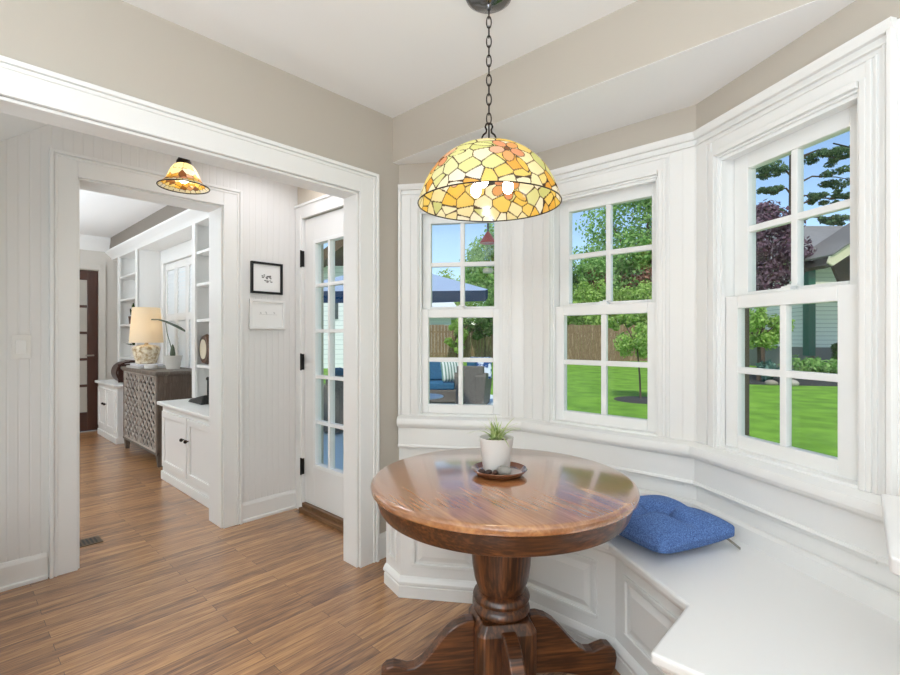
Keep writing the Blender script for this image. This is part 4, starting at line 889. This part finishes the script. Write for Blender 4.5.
# white garage beyond the fence (left window) and white house beyond the patio (back door)
WS = stripes('white_siding', '#c9ccd0', '#f2f3f4', .18, 2, .90); ROOFW = plain('pale_shingle', '#dfe3e8', .8, var=.05)
t = thing('garage', 'white garage with pale roof beyond the fence, through leftmost window', 'garage', yd(-1.6, 27, gz(27)))
m = MB(); m.tf = YM; m.box(-4.2, .06, 27, 31, gz(27)-.1, 2.55); m.build('walls', WS, t)
m = MB(); m.tf = YM; m.add([(-4.6, 26.7, 2.45), (.75, 26.7, 2.45), (-.0, 29, 3.65), (-3.9, 29, 3.65), (-4.6, 31.3, 2.45), (.75, 31.3, 2.45), (-4.6, 26.7, 2.35), (.75, 26.7, 2.35), (.75, 31.3, 2.35), (-4.6, 31.3, 2.35)], [(0, 1, 2, 3), (1, 5, 2), (5, 4, 3, 2), (4, 0, 3), (0, 6, 7, 1), (1, 7, 8, 5), (5, 8, 9, 4), (4, 9, 6, 0), (6, 9, 8, 7)]); m.build('roof', ROOFW, t)
t = thing('white_house', 'white neighbour house with brown eave seen through the back door', 'house', yd(-7, 18, gz(18)))
m = MB(); m.tf = YM; m.box(-9.5, -3.75, 18, 24, gz(18)-.1, 3.9); m.build('walls', WS, t)
BRE = plain('brown_eave', '#5b4630', .8, var=.2)
m = MB(); m.tf = YM; m.add([(-9.5, 17.2, 3.3), (-4.9, 17.2, 4.1), (-3.2, 17.2, 5.4), (-3.2, 17.2, 5.0), (-4.7, 17.2, 3.85), (-9.5, 17.2, 3.0)]+[(x, 24.5, z) for x, z in ((-9.5, 3.3), (-4.9, 4.1), (-3.2, 5.4), (-3.2, 5.0), (-4.7, 3.85), (-9.5, 3.0))], [tuple(range(6)), tuple(range(6, 12))[::-1]]+[(i, (i+1) % 6, 6+(i+1) % 6, 6+i) for i in range(6)]); m.build('eave', BRE, t)
for R0 in (-5.2, -4.55):
    m = MB(); m.tf = YM; m.box(R0, R0+.35, 17.97, 18.0, 1.9, 2.6); m.build('window', plain('dark_house_glass', '#4b5358', .1), t)
# patio umbrella
NAVY = shade_mat('navy_canvas', None, '#27436b', .10, .02); SKYB = shade_mat('pale_blue_canvas', None, '#a9bcd6', .06, .04)  # canopy cloth paler than the navy valance
um = thing('patio_umbrella', 'large navy patio umbrella over the outdoor seating', 'umbrella', yd(-.78, 6.5, gz(6.5)))
zr = 1.86-gz(6.5); za = zr+.36; m = MB(); rad = 1.38; TM = Matrix.Translation((0, 0, zr)) @ Matrix.Rotation(math.radians(6.5), 4, RT) @ Matrix.Translation((0, 0, -zr)); m.tf = TM; vs = [(0, 0, za)]; n = 8
for k in range(n): a = 2*PI*k/n+.25; vs.append((rad*math.cos(a), rad*math.sin(a), zr))
vs += [(0, 0, za-.012)]+[(x*.995, y*.995, z-.012) for x, y, z in vs[1:n+1]]
m.add(vs, [(0, 1+k, 1+(k+1) % n) for k in range(n)]+[(n+1, n+2+(k+1) % n, n+2+k) for k in range(n)]); m.build('canopy', SKYB, um, local=True)
m = MB(); m.tf = TM; vv = [(rad*math.cos(2*PI*k/n+.25), rad*math.sin(2*PI*k/n+.25), zr) for k in range(n)]; m.add(vv+[(x, y, z-.13) for x, y, z in vv], [(k, (k+1) % n, n+(k+1) % n, n+k) for k in range(n)]); m.build('valance', NAVY, um, local=True)
for k in range(n):
    m = MB(); m.tf = TM; m.tube([(0, 0, za-.03), (rad*.98*math.cos(2*PI*k/n+.25), rad*.98*math.sin(2*PI*k/n+.25), zr-.015)], .012, 6); m.build('rib', BLACK, um, local=True)
m = MB(); m.tube([(0, 0, .04), (0, 0, za+.05)], .024, 10); m.build('pole', BLACK, um, local=True)
m = MB(); m.lathe([(.001, .0), (.28, .0), (.28, .07), (.05, .10), (.001, .10)], 24, (0, 0, .03), False); m.build('stand', BLACK, um, 0, 30, local=True)
# outdoor seating
WICK = two_tone('dark_wicker', '#57524c', '#8a837a', 60, .3, .7, .7, .6, 2, (1, 1, 2.5)); TEAL = two_tone('blue_outdoor_fabric', '#2d5f80', '#3f7597', 30, .3, .7, .9)
def seat_unit(name, label, cat, R, D, rz, W, cushmat, group=None):
    t = thing(name, label, cat, yd(R, D, gz(D)+.037 if D < 9 else gz(D)), YAW+rz, group)   # local x along the width, -y faces forward
    m = MB(); m.box(-W/2, W/2, -.40, .40, .06, .30); m.box(-W/2, W/2, .28, .42, .06, .80); m.build('frame', WICK, t, .02, local=True)
    for sg in (-1, 1):
        m = MB(); x0 = sg*W/2; prof = [(-.42, .02), (.42, .02), (.44, .60), (.40, .68), (-.40, .62), (-.46, .56)]; n = len(prof)
        m.add([(x0-sg*.15, y, z) for y, z in prof]+[(x0+sg*(.0 if z < .3 else .05), y, z) for y, z in prof], [tuple(range(n)), tuple(range(n, 2*n))[::-1]]+[(i, (i+1) % n, n+(i+1) % n, n+i) for i in range(n)]); m.build('arm', WICK, t, .02, local=True)
    k = max(1, round((W-.3)/.62)); w = (W-.32)/k
    for i in range(k):
        a = -W/2+.16+i*w; m = MB(); m.box(a+.005, a+w-.005, -.40, .20, .302, .44); m.build('seat_cushion', cushmat, t, .03, seg=3, local=True)
        m = MB(); m.tf = Matrix.Translation((0, .19, .44)) @ Matrix.Rotation(-.14, 4, 'X'); m.box(a+.005, a+w-.005, -.10, .06, .002, .46); m.build('back_cushion', cushmat, t, .035, seg=3, local=True)
    return t
seat_unit('outdoor_sofa', 'wicker outdoor sofa with blue cushions, through the leftmost window', 'sofa', -.62, 9.7, .0, 1.75, TEAL)
ac = seat_unit('outdoor_armchair', 'dark wicker armchair turned away on lawn at sofa right end', 'armchair', .46, 9.25, PI*.93, .50, TEAL)
copy_tree(ac, yd(-1.75, 7.0, gz(7)+.037), YAW+PI*1.25, 'dark wicker armchair on the patio, through the back door')
def pillow(label, R, D, z, rz, rx, mat, size=.42):
    o = cushion('p', 0, 0, size, .15, mat, False, 20).build('throw_pillow', mat, None, 0, 60); o.data.transform(Matrix.Translation((0, 0, -.075))); o.location = yd(R, D, z); o.rotation_euler = (rx, 0, YAW+rz); return tag(o, label, 'pillow', 'outdoor throw pillows')
pillow('pale green striped throw pillow leaning on the outdoor sofa', .02, 9.42, gz(9.4)+.66, .35, 1.25, stripes('striped_pillow', '#6f8f80', '#dfe6dc', .06, 0, .55))
pillow('blue and white patterned throw pillow above the wicker armchair', .58, 9.22, gz(9.2)+.75, -.1, 1.15, two_tone('blue_white_pillow', '#1f4e88', '#dfe8f2', 9, .47, .56, .9, 0, 3), .46)
t = thing('side_table', 'round pale outdoor side table in front of the blue sofa', 'table', yd(-.52, 8.35, gz(8.35)+.036))
MB().lathe([(.001, .27), (.34, .27), (.40, .275), (.41, .285), (.40, .295), (.001, .297)], 40, cap=False).build('table_top', plain('pale_table_top', '#ccd6da', .5), t, 0, 30, local=True)
for k in range(3): a = 2*PI*k/3; m = MB(); m.tube([(.26*math.cos(a), .26*math.sin(a), 0), (.22*math.cos(a), .22*math.sin(a), .272)], .015, 8); m.build('leg', BLACK, t, local=True)
# red hanging feeder outside the left window
fx, fy = -1.872, 2.356; fz = 1.80
t = thing('hummingbird_feeder', 'red-capped glass hummingbird feeder hanging outside the leftmost window', 'bird feeder', (fx, fy, fz))
m = MB(); m.lathe([(.001, .075), (.010, .07), (.052, .005), (.050, 0), (.001, .004)], 24, cap=False); m.build('cap', plain('red_plastic', '#c8200f', .35), t, 0, 30, local=True)
m = MB(); m.tube([(0, 0, .07), (0, 0, 2.30-fz)], .006, 6); m.build('cord', BLACK, t, local=True)
m = MB(); m.lathe([(.001, .0), (.016, .0), (.016, -.16), (.001, -.16)], 16, cap=False); m.build('tube', GLASS, t, 0, 30, local=True)
m = MB(); m.lathe([(.001, -.16), (.030, -.16), (.034, -.172), (.028, -.185), (.001, -.185)], 20, cap=False); m.build('tray', plain('white_feeder_tray', '#e9e4d8', .4), t, 0, 30, local=True)
# neighbour house through the right window
t = thing('neighbour_house', 'pale sided neighbour house with green trim through the rightmost window', 'house', yd(14.5, 16, gz(16)))
SID = stripes('cream_clapboard', '#b9b9ae', '#f6f5ea', .14, 2, .88); GT = plain('green_trim', '#2f6b5a', .5); GREYF = plain('grey_foundation', '#8d8a84', .9, bump=.3)
m = MB(); m.tf = YM; m.box(12.15, 20, 16, 23, .88, 3.95); m.build('walls', SID, t)
m = MB(); m.tf = YM; m.box(12.2, 20, 16.03, 23, -.1, .88); m.build('foundation', GREYF, t)
m = MB(); m.tf = YM; m.box(11.93, 12.16, 15.93, 16.2, .60, 3.9); m.build('downspout', GT, t)
m = MB(); m.tf = YM; m.box(11.55, 20.4, 15.5, 15.62, 3.78, 3.98); m.build('gutter', GT, t)
m = MB(); m.tf = YM; m.add([(11.5, 15.55, 3.95), (20.4, 15.55, 3.95), (20.4, 19.5, 5.75), (13.2, 19.5, 5.75), (11.5, 23.4, 3.95), (20.4, 23.4, 3.95)], [(0, 1, 2, 3), (0, 3, 4), (3, 2, 5, 4), (0, 4, 5, 1)]); m.build('roof', plain('grey_shingles', '#8a8785', .9, bump=.3, var=.25, vscale=3), t)
t = thing('porch_roof', 'cream-edged gabled porch roof jutting in front of the neighbour house', 'porch', yd(11.5, 13.4, gz(13)))
m = MB(); m.tf = YM
def slab(pts, d0, d1): n = len(pts); m.add([(x, d0, z) for x, z in pts]+[(x, d1, z) for x, z in pts], [tuple(range(n)), tuple(range(n, 2*n))[::-1]]+[(i, (i+1) % n, n+(i+1) % n, n+i) for i in range(n)])
slab([(10.26, 3.24), (10.34, 3.48), (13.2, 5.34), (13.2, 5.00), (10.40, 3.16)], 13.0, 13.06); m.build('fascia', plain('cream_fascia', '#d8cfae', .6), t)
m = MB(); m.tf = YM; slab([(10.38, 3.22), (13.2, 5.07), (13.2, 4.97), (10.46, 3.14)], 13.06, 14.6); slab([(10.75, 3.34), (13.2, 4.95), (13.2, 2.75), (11.0, 2.75)], 13.5, 13.6); m.build('soffit', plain('brown_soffit', '#4a3c30', .9, var=.2), t)
m = MB(); m.tf = YM; slab([(10.31, 3.46), (13.2, 5.39), (13.2, 5.34), (10.33, 3.42)], 12.95, 14.6); m.build('shingles', plain('porch_shingles', '#77736f', .9), t)
m = MB(); m.tf = YM; m.box(12.6, 12.8, 13.5, 13.7, gz(13), 4.4); m.build('post', plain('cream_post', '#d8cfae', .6), t)
tree('plum_tree', 'purple-leaved plum tree beside the neighbour house', 9.75, 15, 3.85, 1.25, 1.65, LP, 9000, .065, 40, .10)
tree('maple_tree', 'light green small maple below the plum tree, rightmost window', 8.75, 13.6, 1.50, .85, .60, LB, 3400, .055, 30, .06)
tree('hosta', 'blue-green hosta clump on the lawn edge, rightmost window', 8.95, 13.4, .22, .50, .26, LBG, 420, .12, 8, 0, cat='hosta')
tree('foundation_shrub', 'low bright green ground shrub along the neighbour foundation', 11.0, 14.6, .30, .95, .22, LG, 1500, .06, 16, 0, cat='shrub')
tree('foundation_shrub', 'upright dark green shrub beside the neighbour downspout', 12.05, 14.7, .72, .38, .50, LD, 1100, .06, 12, .03, cat='shrub')
tree('leafy_tree', 'yellow-green tree top behind the plum tree', 12.6, 21, 4.6, 1.0, 1.0, LB, 1500, .1, 16, .08)
# conifer with layered boughs
t = thing('conifer', 'tall conifer with layered boughs against the sky, rightmost window', 'tree', yd(14.35, 20, gz(20)))
m = MB(); m.tube([(0, 0, 0), (.03, 0, 5), (-.02, .05, 12)], [.26, .22, .12], 10); m.build('trunk', BARK, t, 0, True, local=True)
Vs = []; m = MB()
for k, (du, z, w) in enumerate(((-1.1, 8.1, 1.0), (-.9, 7.3, .6), (1.6, 8.7, 1.1), (2.2, 7.8, 1.2), (1.3, 7.0, .9), (2.6, 6.9, 1.0), (-.6, 9.6, .8), (.9, 9.6, .8), (2.0, 6.1, .9), (-1.2, 6.4, .7), (.1, 10.8, .8), (2.9, 8.9, .8))):
    q = RT*du; Vs.append(blob_leaves(1300, (q.x*.95, q.y*.95, z), (w*1.0, w*1.0, w*.26), 16, .065, 50+k, .1, .5)); m.tube([(0, 0, z-.35), (q.x*.35, q.y*.35, z+.05), (q.x*.8, q.y*.8, z+.02), (q.x*1.25, q.y*1.25, z-.15)], [.05, .035, .02, .008], 6)
m.build('boughs', BARK, t, 0, True, local=True); leaf_obj('needles', np.concatenate(Vs), LN, t)
# mulch bed with rocks in front of the neighbour house
m = MB(); m.tf = YM; m.add([(x, y, gz(y)+.03) for x, y in ((8.0, 12.9), (9.6, 12.5), (11, 12.4), (14, 12.0), (14, 15.9), (8.2, 15.5))]+[(x, y, gz(y)-.05) for x, y in ((7.9, 12.8), (9.6, 12.4), (11, 12.3), (14, 11.9), (14, 15.9), (8.1, 15.5))], [tuple(range(6))]+[(i, (i+1) % 6, 6+(i+1) % 6, 6+i) for i in range(6)])
tag(m.build('mulch_bed', MULCH, None), 'dark mulch bed between the lawn and the neighbour house', 'mulch', None, 'stuff')
for k, (R, D, r, lb) in enumerate(((8.55, 12.75, .16, 'tan rock at the mulch edge, leftmost of three'), (8.95, 12.6, .20, 'largest pale rock at the mulch bed edge'), (10.85, 12.3, .13, 'small white rock at the right end of mulch edge'))):
    o = MB().sphere((0, 0, 0), (r, r*.8, r*.55), 12, 8).build('garden_rock', plain('rock_%d' % k, ('#9a8f80', '#b3aa9c', '#d8d5cf')[k], .9, bump=.6, bscale=9, var=.2), None, 0, 60); o.location = yd(R, D, gz(D)+r*.3); tag(o, lb, 'rock', 'rocks along the mulch bed')
m = MB(); m.tube([yd(13.6, 17, 8.10), yd(15.3, 17, 7.70), yd(20, 17, 6.9)], .025, 6); o = m.build('overhead_cable', BLACK, None, 0, True); tag(origin(o, yd(15.3, 17, 7.7)), 'black overhead cable crossing the sky, top of rightmost window', 'cable')

# ------------------------------------------------------------------ light
w = bpy.data.worlds.new('sky'); SC.world = w; w.use_nodes = True; nt = w.node_tree; bg = nt.nodes['Background']
sk = N(nt, 'ShaderNodeTexSky'); sk.sky_type = 'NISHITA'; sk.sun_disc = False; sk.sun_elevation = math.radians(50); sk.sun_rotation = math.radians(200); sk.air_density = 1.0; sk.dust_density = .3; sk.ozone_density = 2.0
nt.links.new(sk.outputs[0], bg.inputs[0]); bg.inputs[1].default_value = .21
def sun(e, az, s):
    l = bpy.data.lights.new('sun', 'SUN'); l.energy = s; l.angle = math.radians(1.5); l.color = (1, .95, .86); o = bpy.data.objects.new('sun', l); COL.objects.link(o)
    d = -Vector((math.cos(e)*math.cos(az), math.cos(e)*math.sin(az), math.sin(e))); o.rotation_euler = d.to_track_quat('-Z', 'Y').to_euler(); o.location = (0, -5, 12)
sun(math.radians(54), math.radians(-60), 3.0)
def area(name, loc, size, power, col=(1, .97, .93), rot=(0, 0, 0), shape='DISK'):
    l = bpy.data.lights.new(name, 'AREA'); l.shape = shape; l.size = size; l.energy = power; l.color = col; o = bpy.data.objects.new(name, l); COL.objects.link(o); o.location = loc; o.rotation_euler = rot; return o
def point_fill(name, loc, power, r=.16, col=(.93, .97, 1.0)):  # soft point source for added fill, no fixture modelled
    l = bpy.data.lights.new(name, 'POINT'); l.energy = power; l.shadow_soft_size = r; l.color = col; o = bpy.data.objects.new(name, l); COL.objects.link(o); o.location = loc
COOL = (.79, .905, 1.0)
for x, y, p in ((-1.1, -1.6, 18), (.6, -1.3, 20), (-.5, -2.5, 14)):
    point_fill('kitchen_fill_light', (x, y, 2.12), p, .16, COOL)  # fill added behind the camera, no ceiling fixtures there
def bounce_fill(name, loc, size, p): area(name, loc, size, p, COOL, (PI, 0, 0))          # unseen fill added to bounce off the white ceilings
bounce_fill('kitchen_bounce_fill', (-.1, -1.4, 1.4), .6, 52); bounce_fill('kitchen_bounce_fill', (.5, -2.2, 1.5), .6, 46); bounce_fill('kitchen_bounce_fill', (.45, -.25, .70), .6, 42)  # added kitchen fill out of view, aimed up, no lamps modelled
point_fill('kitchen_low_fill', (.17, -.55, 1.1), 26, .16, COOL)  # unseen fill added to brighten the bay and bench fronts
bounce_fill('hall_bounce_fill', (-2.66, -.55, .12), .4, 7)  # added fill aimed at the sloping hall ceiling, no lamp there
area('hall_top_fill', (-2.66, 1.42, HC-.01), .6, 3.5, (.95, .95, 1))  # extra fill at the hall ceiling, apart from the stained glass light
bounce_fill('living_bounce_fill', (-4.6, -.3, 1.4), .5, 34); bounce_fill('living_bounce_fill', (-6.3, -.3, 1.4), .5, 34)  # added living room fill out of view, aimed at its ceiling
for x, y, p in ((-4.5, -.8, 34), (-6.2, -.8, 34)): point_fill('living_fill_light', (x, y, 1.9), p, .16, COOL)  # more fill added out of view in the living room, no fixtures

# ------------------------------------------------------------------ camera and view
cam = bpy.data.cameras.new('camera'); co = bpy.data.objects.new('camera', cam); COL.objects.link(co); SC.camera = co
cam.sensor_width = 36; cam.lens = 479/900*36; cam.clip_start = .02; cam.clip_end = 300
co.location = (0, 0, EYE); co.rotation_euler = (PI/2, 0, YAW)
vs = SC.view_settings; SC.display_settings.display_device = 'sRGB'; vs.view_transform = 'Standard'; vs.look = 'None'; vs.exposure = 0; vs.gamma = 1; vs.use_curve_mapping = False
SC.cycles.use_denoising = True; SC.cycles.max_bounces = 10; SC.cycles.diffuse_bounces = 6; SC.cycles.transparent_max_bounces = 16; SC.cycles.sample_clamp_indirect = 6
